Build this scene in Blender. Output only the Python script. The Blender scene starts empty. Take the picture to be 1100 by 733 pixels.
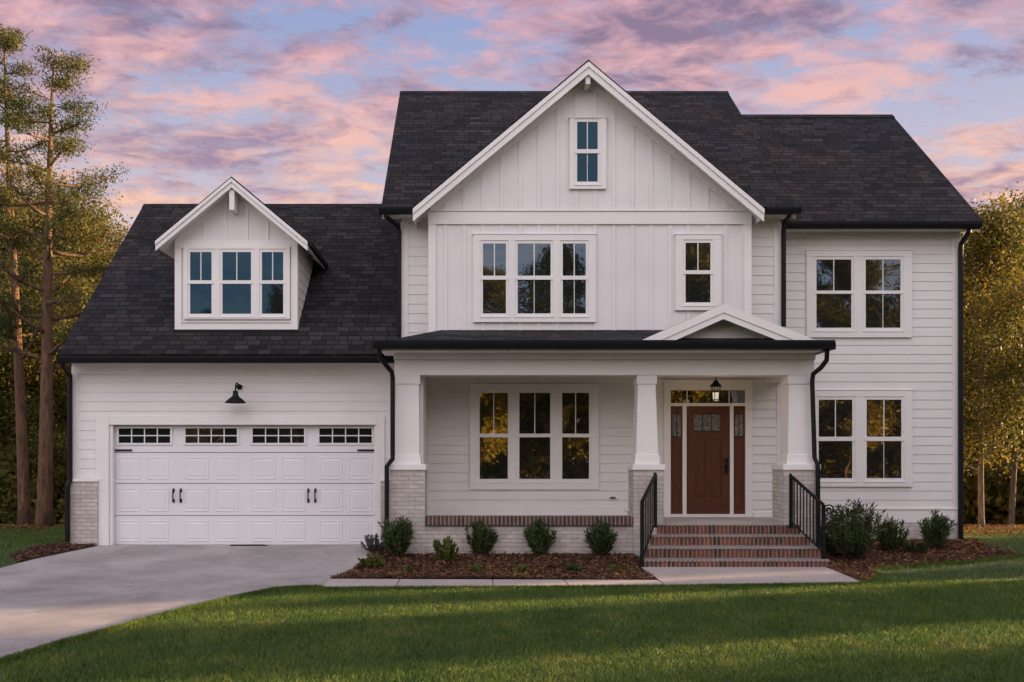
import bpy, bmesh, math, random
import numpy as np
from mathutils import Vector, Matrix

S = bpy.context.scene
COL = S.collection
R = math.radians

# ------------------------------------------------------------------ camera
cam_d = bpy.data.cameras.new('camera'); cam = bpy.data.objects.new('camera', cam_d); COL.objects.link(cam)
cam.location = (0, 0, 1.6); cam.rotation_euler = (R(90), 0, 0)
cam_d.sensor_width = 36; cam_d.lens = 36*1000/1100
cam_d.shift_x = 46/1100; cam_d.shift_y = 123.5/1100
cam_d.clip_end = 3000; cam_d.clip_start = 0.05
S.camera = cam

# ------------------------------------------------------------------ light
SUN_AZ = R(17)      # behind the facade line, from the right
SUN_EL = R(7.5)
sdir = Vector((math.cos(SUN_EL)*math.cos(SUN_AZ), math.cos(SUN_EL)*math.sin(SUN_AZ), math.sin(SUN_EL)))
sd = bpy.data.lights.new('sun', 'SUN'); sun = bpy.data.objects.new('sun', sd); COL.objects.link(sun)
sd.energy = 5.0; sd.angle = R(0.6); sd.color = (1.0, 0.66, 0.36)
sun.rotation_euler = sdir.to_track_quat('Z', 'Y').to_euler(); sun.location = (30, 10, 20)

W = bpy.data.worlds.new('World'); S.world = W; W.use_nodes = True
nt = W.node_tree; nt.nodes.clear()
def N(t, typ, **k):
    n = t.nodes.new(typ)
    for a, b in k.items(): setattr(n, a, b)
    return n
out = N(nt, 'ShaderNodeOutputWorld'); bg = N(nt, 'ShaderNodeBackground'); bg.inputs[1].default_value = 0.055
sky = N(nt, 'ShaderNodeTexSky', sky_type='NISHITA'); sky.sun_disc = False
sky.sun_elevation = SUN_EL; sky.sun_rotation = math.pi/2 - SUN_AZ
sky.air_density = 1.0; sky.dust_density = 1.0; sky.ozone_density = 2.5
def math_(t, op, a, b=None, c=None):
    n = N(t, 'ShaderNodeMath', operation=op)
    for i, v in enumerate((a, b, c)):
        if v is None: continue
        if isinstance(v, (int, float)): n.inputs[i].default_value = v
        else: t.links.new(v, n.inputs[i])
    return n.outputs[0]
def ramp(t, fac, stops, interp='LINEAR'):
    r = N(t, 'ShaderNodeValToRGB'); r.color_ramp.interpolation = interp
    el = r.color_ramp.elements
    while len(el) < len(stops): el.new(0.5)
    for e, (p, c) in zip(el, stops):
        e.position = p; e.color = (c, c, c, 1) if isinstance(c, (int, float)) else (*c, 1)
    t.links.new(fac, r.inputs[0]); return r.outputs[0]
def mixc(t, fac, a, b, blend='MIX'):
    n = N(t, 'ShaderNodeMix', data_type='RGBA', blend_type=blend)
    for s, v in ((0, fac), (6, a), (7, b)):
        if isinstance(v, (int, float)): n.inputs[s].default_value = v
        elif isinstance(v, tuple): n.inputs[s].default_value = (*v, 1)
        else: t.links.new(v, n.inputs[s])
    return n.outputs[2]
def noise(t, vec, scale, detail=5, rough=0.55, dist=0.0):
    n = N(t, 'ShaderNodeTexNoise'); n.inputs['Scale'].default_value = scale; n.inputs['Detail'].default_value = detail
    n.inputs['Roughness'].default_value = rough; n.inputs['Distortion'].default_value = dist
    if vec is not None: t.links.new(vec, n.inputs['Vector'])
    return n.outputs[0]
tc = N(nt, 'ShaderNodeTexCoord'); sep = N(nt, 'ShaderNodeSeparateXYZ'); nt.links.new(tc.outputs['Generated'], sep.inputs[0])
zz = math_(nt, 'MAXIMUM', sep.outputs[2], 0.0)
den = math_(nt, 'ADD', zz, 0.14)
comb = N(nt, 'ShaderNodeCombineXYZ')
nt.links.new(math_(nt, 'DIVIDE', sep.outputs[0], den), comb.inputs[0])
nt.links.new(math_(nt, 'DIVIDE', sep.outputs[1], den), comb.inputs[1])
mp = N(nt, 'ShaderNodeMapping'); nt.links.new(comb.outputs[0], mp.inputs[0])
mp.inputs['Scale'].default_value = (1.0, 1.5, 1); mp.inputs['Rotation'].default_value = (0, 0, R(-20)); mp.inputs['Location'].default_value = (3.1, 1.7, 0)
n1 = noise(nt, mp.outputs[0], 1.7, 9, 0.62, 0.15)
n2 = noise(nt, mp.outputs[0], 6.5, 8, 0.68, 0.15)
cl = math_(nt, 'ADD', math_(nt, 'MULTIPLY', n1, 0.52), math_(nt, 'MULTIPLY', n2, 0.48))
mask = ramp(nt, cl, [(0.435, 0.0), (0.495, 0.65), (0.56, 1.0)])
# sunset clouds: pink-peach where the light catches them, mauve where thick
mp2 = N(nt, 'ShaderNodeMapping'); nt.links.new(mp.outputs[0], mp2.inputs[0]); mp2.inputs['Location'].default_value = (0.12, 0.30, 0)
n3 = noise(nt, mp2.outputs[0], 2.4, 7, 0.6, 0.4); n4 = noise(nt, mp2.outputs[0], 9.0, 6, 0.62, 0.5)
lit = ramp(nt, math_(nt, 'ADD', math_(nt, 'MULTIPLY', n3, .55), math_(nt, 'MULTIPLY', n4, .45)), [(0.42, 0.0), (0.58, 1.0)])
el_hi = ramp(nt, zz, [(0.16, 0.0), (0.42, 1.0)])
c_lit = mixc(nt, el_hi, (9.6, 5.8, 3.5), (6.6, 3.7, 4.1))
c_dk = mixc(nt, el_hi, (4.1, 2.7, 3.6), (2.4, 1.75, 2.6))
cloud = mixc(nt, lit, c_dk, c_lit)
gap = mixc(nt, el_hi, (7.6, 6.0, 5.8), (3.2, 3.7, 5.8))
skyg = mixc(nt, 0.85, sky.outputs[0], gap)
# the sky over the viewer's back is clearer and bluer, and brightened to light the house front
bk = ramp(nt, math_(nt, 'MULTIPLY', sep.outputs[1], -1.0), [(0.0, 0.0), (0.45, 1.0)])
mask_b = math_(nt, 'MULTIPLY', mask, math_(nt, 'SUBTRACT', 1.0, math_(nt, 'MULTIPLY', bk, 0.6)))
front = mixc(nt, mask_b, skyg, cloud)
frontd = mixc(nt, 1.0, front, (0.56, 0.58, 0.60), 'MULTIPLY')
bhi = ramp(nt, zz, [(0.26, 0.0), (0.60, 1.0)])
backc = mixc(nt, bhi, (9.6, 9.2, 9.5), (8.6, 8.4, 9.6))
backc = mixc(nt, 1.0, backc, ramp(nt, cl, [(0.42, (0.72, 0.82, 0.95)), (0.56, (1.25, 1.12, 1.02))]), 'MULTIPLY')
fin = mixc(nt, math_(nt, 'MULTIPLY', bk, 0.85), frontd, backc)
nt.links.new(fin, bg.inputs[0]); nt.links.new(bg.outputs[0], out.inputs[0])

S.render.engine = 'CYCLES'
S.view_settings.view_transform = 'Standard'; S.view_settings.look = 'None'
S.view_settings.gamma = 1; S.view_settings.exposure = 1.9; S.view_settings.use_curve_mapping = False
S.render.resolution_x = 1024; S.render.resolution_y = 682

# ------------------------------------------------------------------ materials
def mat(name):
    m = bpy.data.materials.new(name); m.use_nodes = True
    t = m.node_tree; b = t.nodes['Principled BSDF']
    return m, t, b
def coord(t, kind='Object'):
    return N(t, 'ShaderNodeTexCoord').outputs[kind]
def wpos(t): return N(t, 'ShaderNodeNewGeometry').outputs['Position']
def bump(t, b, h, dist=0.01, st=0.6):
    n = N(t, 'ShaderNodeBump'); n.inputs['Distance'].default_value = dist; n.inputs['Strength'].default_value = st
    t.links.new(h, n.inputs['Height']); t.links.new(n.outputs[0], b.inputs['Normal'])
def flat(name, c, rough=0.5, var=0.08, sc=3.0, bmp=0.0, spec=0.5, metal=0.0):
    m, t, b = mat(name)
    n = noise(t, wpos(t), sc, 6, 0.6)
    lo = tuple(x*(1-var) for x in c); hi = tuple(min(1, x*(1+var)) for x in c)
    t.links.new(ramp(t, n, [(0.3, lo), (0.7, hi)]), b.inputs['Base Color'])
    b.inputs['Roughness'].default_value = rough; b.inputs['Specular IOR Level'].default_value = spec; b.inputs['Metallic'].default_value = metal
    if bmp: bump(t, b, noise(t, wpos(t), 60, 4), bmp, 0.5)
    return m
def bricks(name, c1, c2, cm, w, h, mortar=0.01, rough=0.85, bd=0.006, off=0.5, stain=0.25, uvk=True):
    m, t, b = mat(name)
    uv = coord(t, 'UV')
    br = N(t, 'ShaderNodeTexBrick'); t.links.new(uv, br.inputs[0]); br.offset = off
    br.inputs['Scale'].default_value = 1; br.inputs['Color1'].default_value = (*c1, 1); br.inputs['Color2'].default_value = (*c2, 1)
    br.inputs['Mortar'].default_value = (*cm, 1); br.inputs['Mortar Size'].default_value = mortar; br.inputs['Mortar Smooth'].default_value = 0.2
    br.inputs['Brick Width'].default_value = w; br.inputs['Row Height'].default_value = h; br.inputs['Bias'].default_value = 0
    n = noise(t, wpos(t), 5, 8, 0.65); n2 = noise(t, wpos(t), 45, 4, 0.6)
    f = ramp(t, n, [(0.3, 1-stain), (0.7, 1.0)])
    c = mixc(t, 1.0, br.outputs[0], f, 'MULTIPLY')
    c = mixc(t, 0.5, c, ramp(t, n2, [(0.3, 0.75), (0.65, 1.0)]), 'MULTIPLY')
    t.links.new(c, b.inputs['Base Color']); b.inputs['Roughness'].default_value = rough
    hh = math_(t, 'ADD', math_(t, 'MULTIPLY', br.outputs[1], -1.0), math_(t, 'MULTIPLY', n2, 0.35))
    bump(t, b, hh, bd, 0.9)
    return m
M = {}
M['trim'] = flat('white_trim_paint', (0.76, 0.73, 0.70), 0.45, 0.03, 2.5, 0.0008)
M['siding'] = flat('white_siding_paint', (0.72, 0.69, 0.665), 0.55, 0.06, 1.1, 0.002)
M['batten'] = flat('white_board_paint', (0.72, 0.69, 0.67), 0.5, 0.05, 1.3, 0.0015)
M['garage'] = flat('garage_door_paint', (0.72, 0.71, 0.71), 0.42, 0.03, 2.0, 0.0008)
M['black'] = flat('black_metal', (0.006, 0.006, 0.008), 0.5, 0.2, 4, 0.0, 0.2)
M['iron'] = flat('black_iron', (0.006, 0.006, 0.006), 0.55, 0.2, 9, 0.001, 0.2)
M['rubber'] = flat('dark_rubber', (0.02, 0.02, 0.02), 0.8)
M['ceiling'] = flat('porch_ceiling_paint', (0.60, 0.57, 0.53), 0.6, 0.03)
M['wbrick'] = bricks('painted_brick', (0.64, 0.58, 0.52), (0.52, 0.455, 0.405), (0.47, 0.41, 0.365), 0.203, 0.0700, 0.008, 0.8, 0.007)
M['rbrick'] = bricks('red_soldier_brick', (0.25, 0.072, 0.036), (0.055, 0.027, 0.020), (0.28, 0.215, 0.17), 0.068, 0.33, 0.011, 0.85, 0.008, 0.0, 0.5)
M['tread'] = bricks('step_tread_brick', (0.27, 0.21, 0.18), (0.19, 0.15, 0.13), (0.36, 0.33, 0.30), 0.072, 0.33, 0.011, 0.85, 0.004, 0.0)
M['lbrick'] = bricks('ledge_brick', (0.16, 0.07, 0.045), (0.05, 0.032, 0.027), (0.30, 0.25, 0.21), 0.068, 0.33, 0.012, 0.85, 0.008, 0.0, 0.5)

def shingles():
    m, t, b = mat('asphalt_shingles')
    uv = coord(t, 'UV')
    def br(w, h, c1, c2, cm, loc):
        mpn = N(t, 'ShaderNodeMapping'); t.links.new(uv, mpn.inputs[0]); mpn.inputs['Location'].default_value = loc
        n = N(t, 'ShaderNodeTexBrick'); t.links.new(mpn.outputs[0], n.inputs[0]); n.offset = 0.37; n.offset_frequency = 2; n.squash = 1.25; n.squash_frequency = 3
        n.inputs['Scale'].default_value = 1
        for k, c in (('Color1', c1), ('Color2', c2), ('Mortar', cm)): n.inputs[k].default_value = (*c, 1)
        n.inputs['Mortar Size'].default_value = 0.010; n.inputs['Mortar Smooth'].default_value = 0.1
        n.inputs['Brick Width'].default_value = w; n.inputs['Row Height'].default_value = h
        return n
    a = br(0.23, 0.142, (0.031, 0.0295, 0.030), (0.0085, 0.009, 0.0105), (0.0025, 0.0025, 0.003), (0, 0, 0))
    a2 = br(0.41, 0.142, (1.55, 1.40, 1.28), (0.66, 0.70, 0.76), (0.8, 0.8, 0.8), (0.11, 0, 0))
    c = mixc(t, 0.85, a.outputs[0], a2.outputs[0], 'MULTIPLY')
    g = noise(t, wpos(t), 120, 3, 0.7)
    c = mixc(t, 0.6, c, ramp(t, g, [(0.3, 0.55), (0.7, 1.5)]), 'MULTIPLY')
    big = noise(t, wpos(t), 0.55, 4, 0.6)
    c = mixc(t, 1.0, c, ramp(t, big, [(0.38, (0.84, 0.93, 1.06)), (0.62, (1.18, 1.06, 0.97))]), 'MULTIPLY')
    t.links.new(c, b.inputs['Base Color']); b.inputs['Roughness'].default_value = 0.9; b.inputs['Specular IOR Level'].default_value = 0.25
    # saw-tooth height so each course casts a thin shadow line
    sp = N(t, 'ShaderNodeSeparateXYZ'); t.links.new(uv, sp.inputs[0])
    saw = math_(t, 'FRACT', math_(t, 'DIVIDE', sp.outputs[1], 0.142))
    tooth = math_(t, 'SUBTRACT', 1.0, saw)
    sepc = N(t, 'ShaderNodeSeparateColor'); t.links.new(a2.outputs[0], sepc.inputs[0])
    h = math_(t, 'ADD', tooth, math_(t, 'MULTIPLY', sepc.outputs[0], 0.5))
    h = math_(t, 'ADD', h, math_(t, 'MULTIPLY', g, 0.3))
    bump(t, b, h, 0.012, 1.0)
    return m
M['shingle'] = shingles()

def glass(name, tint=(0.012, 0.014, 0.013), ior=1.95, wob=0.0009, wsc=1.6, rough=0.015, st=(1, 1, 1)):
    m, t, b = mat(name)
    b.inputs['Base Color'].default_value = (*tint, 1); b.inputs['Roughness'].default_value = rough; b.inputs['IOR'].default_value = ior; b.inputs['Specular Tint'].default_value = (*st, 1)
    bump(t, b, noise(t, wpos(t), wsc, 2, 0.5), wob, 1.0) if wob else None
    return m
M['glass'] = glass('window_glass', ior=2.7, wob=0.0022, wsc=1.3)
M['mglass'] = glass('upper_window_glass', ior=1.9, wob=0.004, wsc=1.1, st=(.62, .80, 1.0))  # specular tint turns the reflected whitish sky bluer
M['uglass'] = glass('sky_tinted_window_glass', ior=1.52, wob=0.004, wsc=1.1, st=(.26, .66, 1.0))  # strong blue specular tint stands in for reflected blue sky, no real coating
M['gglass'] = glass('garage_window_glass', ior=1.55, wob=0.002)
def lead():
    m, t, b = mat('leaded_glass')
    b.inputs['Base Color'].default_value = (0.10, 0.09, 0.075, 1); b.inputs['Roughness'].default_value = 0.12; b.inputs['IOR'].default_value = 2.0
    v = N(t, 'ShaderNodeTexVoronoi'); v.inputs['Scale'].default_value = 45; t.links.new(wpos(t), v.inputs[0])
    t.links.new(ramp(t, v.outputs[0], [(0.2, (0.03, 0.028, 0.024)), (0.6, (0.20, 0.18, 0.15))]), b.inputs['Base Color'])
    bump(t, b, v.outputs[0], 0.02, 1.0); return m
M['lead'] = lead()
def wood():
    m, t, b = mat('stained_door_wood')
    mpn = N(t, 'ShaderNodeMapping'); t.links.new(wpos(t), mpn.inputs[0]); mpn.inputs['Scale'].default_value = (30, 30, 1.6)
    n = noise(t, mpn.outputs[0], 1.5, 6, 0.65, 0.5)
    t.links.new(ramp(t, n, [(0.3, (0.055, 0.018, 0.008)), (0.7, (0.125, 0.042, 0.018))]), b.inputs['Base Color'])
    b.inputs['Roughness'].default_value = 0.5; b.inputs['Specular IOR Level'].default_value = 0.25; bump(t, b, n, 0.001, 0.6); return m
M['wood'] = wood()
def concrete(name, c, var=0.25):
    m, t, b = mat(name)
    n = noise(t, wpos(t), 0.8, 9, 0.62, 0.3); n2 = noise(t, wpos(t), 7, 8, 0.7); n3 = noise(t, wpos(t), 90, 3, 0.7)
    cc = mixc(t, 1.0, tuple(c), ramp(t, n, [(0.35, 1-var), (0.65, 1.05)]), 'MULTIPLY')
    cc = mixc(t, 0.7, cc, ramp(t, n2, [(0.35, 0.86), (0.6, 1.04)]), 'MULTIPLY')
    cc = mixc(t, 0.6, cc, ramp(t, n3, [(0.3, 0.8), (0.7, 1.1)]), 'MULTIPLY')
    t.links.new(cc, b.inputs['Base Color']); b.inputs['Roughness'].default_value = 0.8; bump(t, b, n3, 0.003, 0.6); return m
M['drive'] = concrete('driveway_concrete', (0.38, 0.35, 0.325), 0.36)
M['walk'] = concrete('walk_concrete', (0.42, 0.37, 0.33), 0.15)
def soil(name, c1, c2, sc=30, bd=0.03):
    m, t, b = mat(name)
    n = noise(t, wpos(t), sc, 8, 0.7); n2 = noise(t, wpos(t), 1.3, 5, 0.6)
    c = ramp(t, n, [(0.35, c1), (0.65, c2)])
    c = mixc(t, 1.0, c, ramp(t, n2, [(0.35, 0.75), (0.65, 1.1)]), 'MULTIPLY')
    t.links.new(c, b.inputs['Base Color']); b.inputs['Roughness'].default_value = 0.95; bump(t, b, n, bd, 1.0); return m
M['turf'] = soil('lawn_ground', (0.016, 0.034, 0.009), (0.045, 0.085, 0.02), 22)
M['mulch'] = soil('mulch_ground', (0.030, 0.014, 0.009), (0.095, 0.045, 0.028), 35)
M['litter'] = soil('leaf_litter_ground', (0.05, 0.028, 0.014), (0.15, 0.085, 0.04), 20)
def varied(name, stops, rough=0.8, sc=2.0, trans=0.0, isl=True):
    m, t, b = mat(name)
    if isl: r = N(t, 'ShaderNodeNewGeometry').outputs['Random Per Island']
    else: r = noise(t, wpos(t), sc, 5, 0.65)
    n = noise(t, wpos(t), sc, 4, 0.6)
    f = math_(t, 'ADD', math_(t, 'MULTIPLY', r, 0.55), math_(t, 'MULTIPLY', ramp(t, n, [(0.32, 0.0), (0.68, 1.0)]), 0.45))
    c = ramp(t, f, stops)
    t.links.new(c, b.inputs['Base Color']); b.inputs['Roughness'].default_value = rough; b.inputs['Specular IOR Level'].default_value = 0.25
    if trans:
        tr = N(t, 'ShaderNodeBsdfTranslucent'); t.links.new(c, tr.inputs[0])
        mx = N(t, 'ShaderNodeMixShader'); mx.inputs[0].default_value = trans
        t.links.new(b.outputs[0], mx.inputs[1]); t.links.new(tr.outputs[0], mx.inputs[2])
        t.links.new(mx.outputs[0], t.nodes['Material Output'].inputs[0])
    return m
M['grass'] = varied('grass_blades', [(0.0, (0.040, 0.090, 0.018)), (0.4, (0.085, 0.155, 0.028)), (0.8, (0.165, 0.215, 0.042)), (1.0, (0.42, 0.36, 0.14))], 0.6, 1.4, 0.3)
M['chips'] = varied('bark_chips', [(0.0, (0.018, 0.010, 0.007)), (0.45, (0.085, 0.040, 0.024)), (0.85, (0.19, 0.10, 0.06)), (1.0, (0.45, 0.33, 0.23))], 0.9, 3)
M['dleaf'] = varied('fallen_leaves', [(0.0, (0.06, 0.03, 0.012)), (0.6, (0.20, 0.09, 0.03)), (1.0, (0.34, 0.20, 0.06))], 0.8, 1, 0.2)
M['needle'] = varied('pine_needles', [(0.0, (0.026, 0.042, 0.012)), (0.5, (0.070, 0.080, 0.018)), (0.85, (0.15, 0.125, 0.026)), (1.0, (0.26, 0.15, 0.03))], 0.6, 0.6, 0.3)
M['olive'] = varied('olive_leaves', [(0.0, (0.030, 0.045, 0.010)), (0.5, (0.085, 0.090, 0.018)), (1.0, (0.20, 0.15, 0.025))], 0.6, 0.5, 0.4)
M['gold'] = varied('autumn_gold_leaves', [(0.0, (0.035, 0.048, 0.012)), (0.5, (0.095, 0.088, 0.018)), (0.85, (0.20, 0.145, 0.025)), (1.0, (0.28, 0.15, 0.025))], 0.6, 0.5, 0.45)
M['amber'] = varied('bright_autumn_leaves', [(0.0, (0.09, 0.09, 0.012)), (0.4, (0.30, 0.24, 0.022)), (1.0, (0.60, 0.42, 0.04))], 0.6, 0.5, 0.3)
M['green'] = varied('dark_green_leaves', [(0.0, (0.012, 0.026, 0.008)), (0.6, (0.032, 0.055, 0.014)), (1.0, (0.075, 0.085, 0.02))], 0.6, 0.5, 0.3)
M['shrub'] = varied('shrub_leaves', [(0.0, (0.012, 0.026, 0.008)), (0.55, (0.040, 0.070, 0.018)), (1.0, (0.12, 0.15, 0.04))], 0.5, 4, 0.2)
M['limeleaf'] = varied('lime_leaves', [(0.0, (0.055, 0.080, 0.018)), (0.6, (0.13, 0.15, 0.035)), (1.0, (0.24, 0.20, 0.05))], 0.5, 4, 0.25)
M['purple'] = varied('purple_grey_leaves', [(0.0, (0.08, 0.07, 0.07)), (1.0, (0.20, 0.18, 0.17))], 0.6, 4, 0.1)
def bark(name, a, c):
    m, t, b = mat(name)
    mpn = N(t, 'ShaderNodeMapping'); t.links.new(wpos(t), mpn.inputs[0]); mpn.inputs['Scale'].default_value = (9, 9, 2.0)
    n = noise(t, mpn.outputs[0], 1.6, 8, 0.7, 0.4)
    t.links.new(ramp(t, n, [(0.35, a), (0.65, c)]), b.inputs['Base Color']); b.inputs['Roughness'].default_value = 0.9
    bump(t, b, n, 0.04, 1.0); return m
M['pbark'] = bark('pine_bark', (0.045, 0.026, 0.017), (0.20, 0.105, 0.055))
M['mbark'] = bark('grey_brown_bark', (0.05, 0.038, 0.03), (0.20, 0.15, 0.11))
M['lbark'] = bark('pale_bark', (0.12, 0.09, 0.07), (0.34, 0.27, 0.21))
def emis(name, c, s):
    m, t, b = mat(name); b.inputs['Base Color'].default_value = (0.6, 0.55, 0.45, 1)
    b.inputs['Emission Color'].default_value = (*c, 1); b.inputs['Emission Strength'].default_value = s; return m
M['lampglow'] = emis('lantern_glass', (1.0, 0.86, 0.62), 0.13)

# ------------------------------------------------------------------ mesh helpers
class MB:
    def __init__(s): s.v = []; s.f = []
    def add(s, vs, fs):
        o = len(s.v); s.v += [tuple(p) for p in vs]; s.f += [tuple(i+o for i in f) for f in fs]; return s
    def box(s, x0, x1, y0, y1, z0, z1):
        if x0 > x1: x0, x1 = x1, x0
        if y0 > y1: y0, y1 = y1, y0
        if z0 > z1: z0, z1 = z1, z0
        v = [(x0,y0,z0),(x1,y0,z0),(x1,y1,z0),(x0,y1,z0),(x0,y0,z1),(x1,y0,z1),(x1,y1,z1),(x0,y1,z1)]
        return s.add(v, [(0,3,2,1),(4,5,6,7),(0,1,5,4),(1,2,6,5),(2,3,7,6),(3,0,4,7)])
    def prism(s, ring0, ring1):
        n = len(ring0)
        fs = [tuple(range(n))[::-1], tuple(range(n, 2*n))] + [(i, (i+1) % n, n+(i+1) % n, n+i) for i in range(n)]
        return s.add(list(ring0)+list(ring1), fs)
    def polyY(s, pts, y0, y1):           # polygon in (x,z), extruded in depth
        return s.prism([(x, y0, z) for x, z in pts], [(x, y1, z) for x, z in pts])
    def polyX(s, pts, x0, x1):           # polygon in (y,z), extruded sideways
        return s.prism([(x0, y, z) for y, z in pts], [(x1, y, z) for y, z in pts])
    def slab(s, q, th):                  # quad (list of pts) thickened down along its normal
        q = [Vector(p) for p in q]; n = (q[1]-q[0]).cross(q[-1]-q[0]).normalized()
        if n.z < 0: q = q[::-1]; n = -n
        return s.prism([p-n*th for p in q], q)
    def tube(s, pts, rad, seg=8):
        pts = [Vector(p) for p in pts]
        if isinstance(rad, (int, float)): rad = [rad]*len(pts)
        rings = []; prev = None
        for i, p in enumerate(pts):
            d = (pts[min(i+1, len(pts)-1)]-pts[max(i-1, 0)]).normalized()
            a = prev if prev is not None else (Vector((0,0,1)) if abs(d.z) < .9 else Vector((1,0,0)))
            u = (a - d*a.dot(d)).normalized(); w = d.cross(u); prev = u
            rings.append([p+(u*math.cos(2*math.pi*k/seg+.4)+w*math.sin(2*math.pi*k/seg+.4))*rad[i] for k in range(seg)])
        vs = [v for r in rings for v in r]; fs = []
        for i in range(len(pts)-1):
            for k in range(seg):
                fs.append((i*seg+k, i*seg+(k+1) % seg, (i+1)*seg+(k+1) % seg, (i+1)*seg+k))
        fs.append(tuple(range(seg))[::-1]); fs.append(tuple((len(pts)-1)*seg+k for k in range(seg)))
        return s.add(vs, fs)
    def lathe(s, c, prof, seg=16):
        vs = []; fs = []
        for r, z in prof:
            for k in range(seg): vs.append((c[0]+r*math.cos(2*math.pi*k/seg), c[1]+r*math.sin(2*math.pi*k/seg), c[2]+z))
        for i in range(len(prof)-1):
            for k in range(seg): fs.append((i*seg+k, i*seg+(k+1) % seg, (i+1)*seg+(k+1) % seg, (i+1)*seg+k))
        return s.add(vs, fs)
    def build(s, name, m, parent=None, bevel=0.0, smooth=False, label=None):
        me = bpy.data.meshes.new(name); me.from_pydata([tuple(v) for v in s.v], [], s.f)
        bm = bmesh.new(); bm.from_mesh(me); bmesh.ops.recalc_face_normals(bm, faces=bm.faces)
        uvl = bm.loops.layers.uv.new('UVMap')
        for f in bm.faces:
            f.normal_update(); n = f.normal
            t = Vector((1,0,0)) if abs(n.z) > .999 else Vector((-n.y, n.x, 0)).normalized()
            if abs(t.x) > abs(t.y) and t.x < 0: t = -t
            if abs(t.y) > abs(t.x) and t.y < 0: t = -t
            b = n.cross(t)
            if b.z < 0 or (abs(b.z) < 1e-6 and b.y < 0): b = -b
            for l in f.loops: l[uvl].uv = (l.vert.co.dot(t), l.vert.co.dot(b))
            f.smooth = smooth
        bm.to_mesh(me); bm.free()
        me.materials.append(m)
        o = bpy.data.objects.new(name, me); COL.objects.link(o)
        if parent: o.parent = parent
        if bevel:
            md = o.modifiers.new('bevel', 'BEVEL'); md.width = bevel; md.segments = 2; md.limit_method = 'ANGLE'; md.angle_limit = R(40)
        if label: o['label'] = label
        return o
def npmesh(name, V, F, m, parent=None):
    """V (n,3); F (k,q)"""
    me = bpy.data.meshes.new(name); V = np.asarray(V, np.float32); F = np.asarray(F, np.int32)
    me.vertices.add(len(V)); me.vertices.foreach_set('co', V.ravel())
    q = F.shape[1]; me.loops.add(F.size); me.loops.foreach_set('vertex_index', F.ravel())
    me.polygons.add(len(F)); me.polygons.foreach_set('loop_start', np.arange(0, F.size, q, dtype=np.int32))
    me.update(calc_edges=True); me.validate()
    me.materials.append(m); o = bpy.data.objects.new(name, me); COL.objects.link(o)
    if parent: o.parent = parent
    return o
def empty(name, loc=(0,0,0)):
    o = bpy.data.objects.new(name, None); o.empty_display_size = 0.2; COL.objects.link(o); o.location = loc; return o
def tag(o, label=None, cat=None, group=None, kind=None):
    if label: o['label'] = label
    if cat: o['category'] = cat
    if group: o['group'] = group
    if kind: o['kind'] = kind
    return o
X = lambda px, D: (px-504)*D/1000
Z = lambda py, D: 1.6+(490-py)*D/1000
# terrain height: the yard falls a little towards the viewer, and away behind the house
def g(y):
    if y <= 14.5: return -0.2
    if y < 16.3: return -0.2+0.2*(y-14.5)/1.8
    if y < 21: return 0.0
    if y < 42: return -2.2*(y-21)/21
    return -2.2
def G(px, py):                           # ground point seen at a photo pixel
    lo, hi = 5.0, 21.0
    for _ in range(40):
        mid = (lo+hi)/2
        if Z(py, mid) > g(mid): lo = mid
        else: hi = mid
    return (X(px, lo), lo)
def ground_sheet(name, pts, dz, m, kind='structure'):
    me = bpy.data.meshes.new(name); bm = bmesh.new()
    f = bm.faces.new([bm.verts.new((x, y, 0)) for x, y in pts])
    for c in (14.5, 16.3, 21, 42):
        bmesh.ops.bisect_plane(bm, geom=bm.verts[:]+bm.edges[:]+bm.faces[:], plane_co=(0, c, 0), plane_no=(0, 1, 0))
    bmesh.ops.triangulate(bm, faces=bm.faces[:])
    for v in bm.verts: v.co.z = g(v.co.y)+dz
    bmesh.ops.recalc_face_normals(bm, faces=bm.faces)
    for f in bm.faces:
        if f.normal.z < 0: f.normal_flip()
    bm.to_mesh(me); bm.free(); me.materials.append(m)
    o = bpy.data.objects.new(name, me); COL.objects.link(o); o['kind'] = kind; return o

# ------------------------------------------------------------------ ground
ground_sheet('lawn', [(-400, -200), (400, -200), (400, 600), (-400, 600)], 0, M['turf'])
drive_edge = [G(*p) for p in [(354.5, 623.6), (345, 632), (318, 632.5), (295, 634.5), (245, 645), (182, 661), (95, 685), (68, 692), (0, 713.6)]]
pA, pB = drive_edge[-2], drive_edge[-1]
far = (pB[0]-4.5, pB[1]-2.6)
driveway = [(X(117, 16.65), 16.75), (X(117, 16.65), 16.6), (X(100, 16.6), 16.6), G(0, 611), (-14, G(0, 611)[1]-0.9), (-20, 9.0), (-16, 4.0), far] + drive_edge[::-1] + [G(400, 597), (X(409, 16.6), 16.6), (X(405, 16.65), 16.6), (X(405, 16.65), 16.75)]
ground_sheet('driveway', driveway, 0.008, M['drive'])
MULCH = [G(354.5, 623.6), G(400, 597), (X(409, 16.6), 16.6), (-1.2, 16.6), (-1.2, 15.7), (2.78, 15.7), (2.78, 14.6), (2.70, 14.6), (2.70, 13.33), G(525, 622.5)]
ground_sheet('flower_bed', MULCH, 0.02, M['mulch'])
RM = [(5.6, 15.7), (5.6, 17.5), (9.15, 17.5), (9.6, 17.6), G(1058, 588.7), G(1081, 595), G(1100, 597.5), G(1043, 605), G(1004.5, 607), G(966, 609.7), G(940, 613), G(942, 619), G(938, 625), G(925, 627), (G(889, 611.8)[0]-.03, 14.66)]
ground_sheet('side_bed', RM, 0.02, M['mulch'])
LM = [G(20, 604.8), G(100, 588.2), (X(105, 16.6), 16.65), (X(70, 16.6), 16.9), G(40, 588), G(10, 598)]
ground_sheet('corner_bed', LM, 0.02, M['mulch'])
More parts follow.
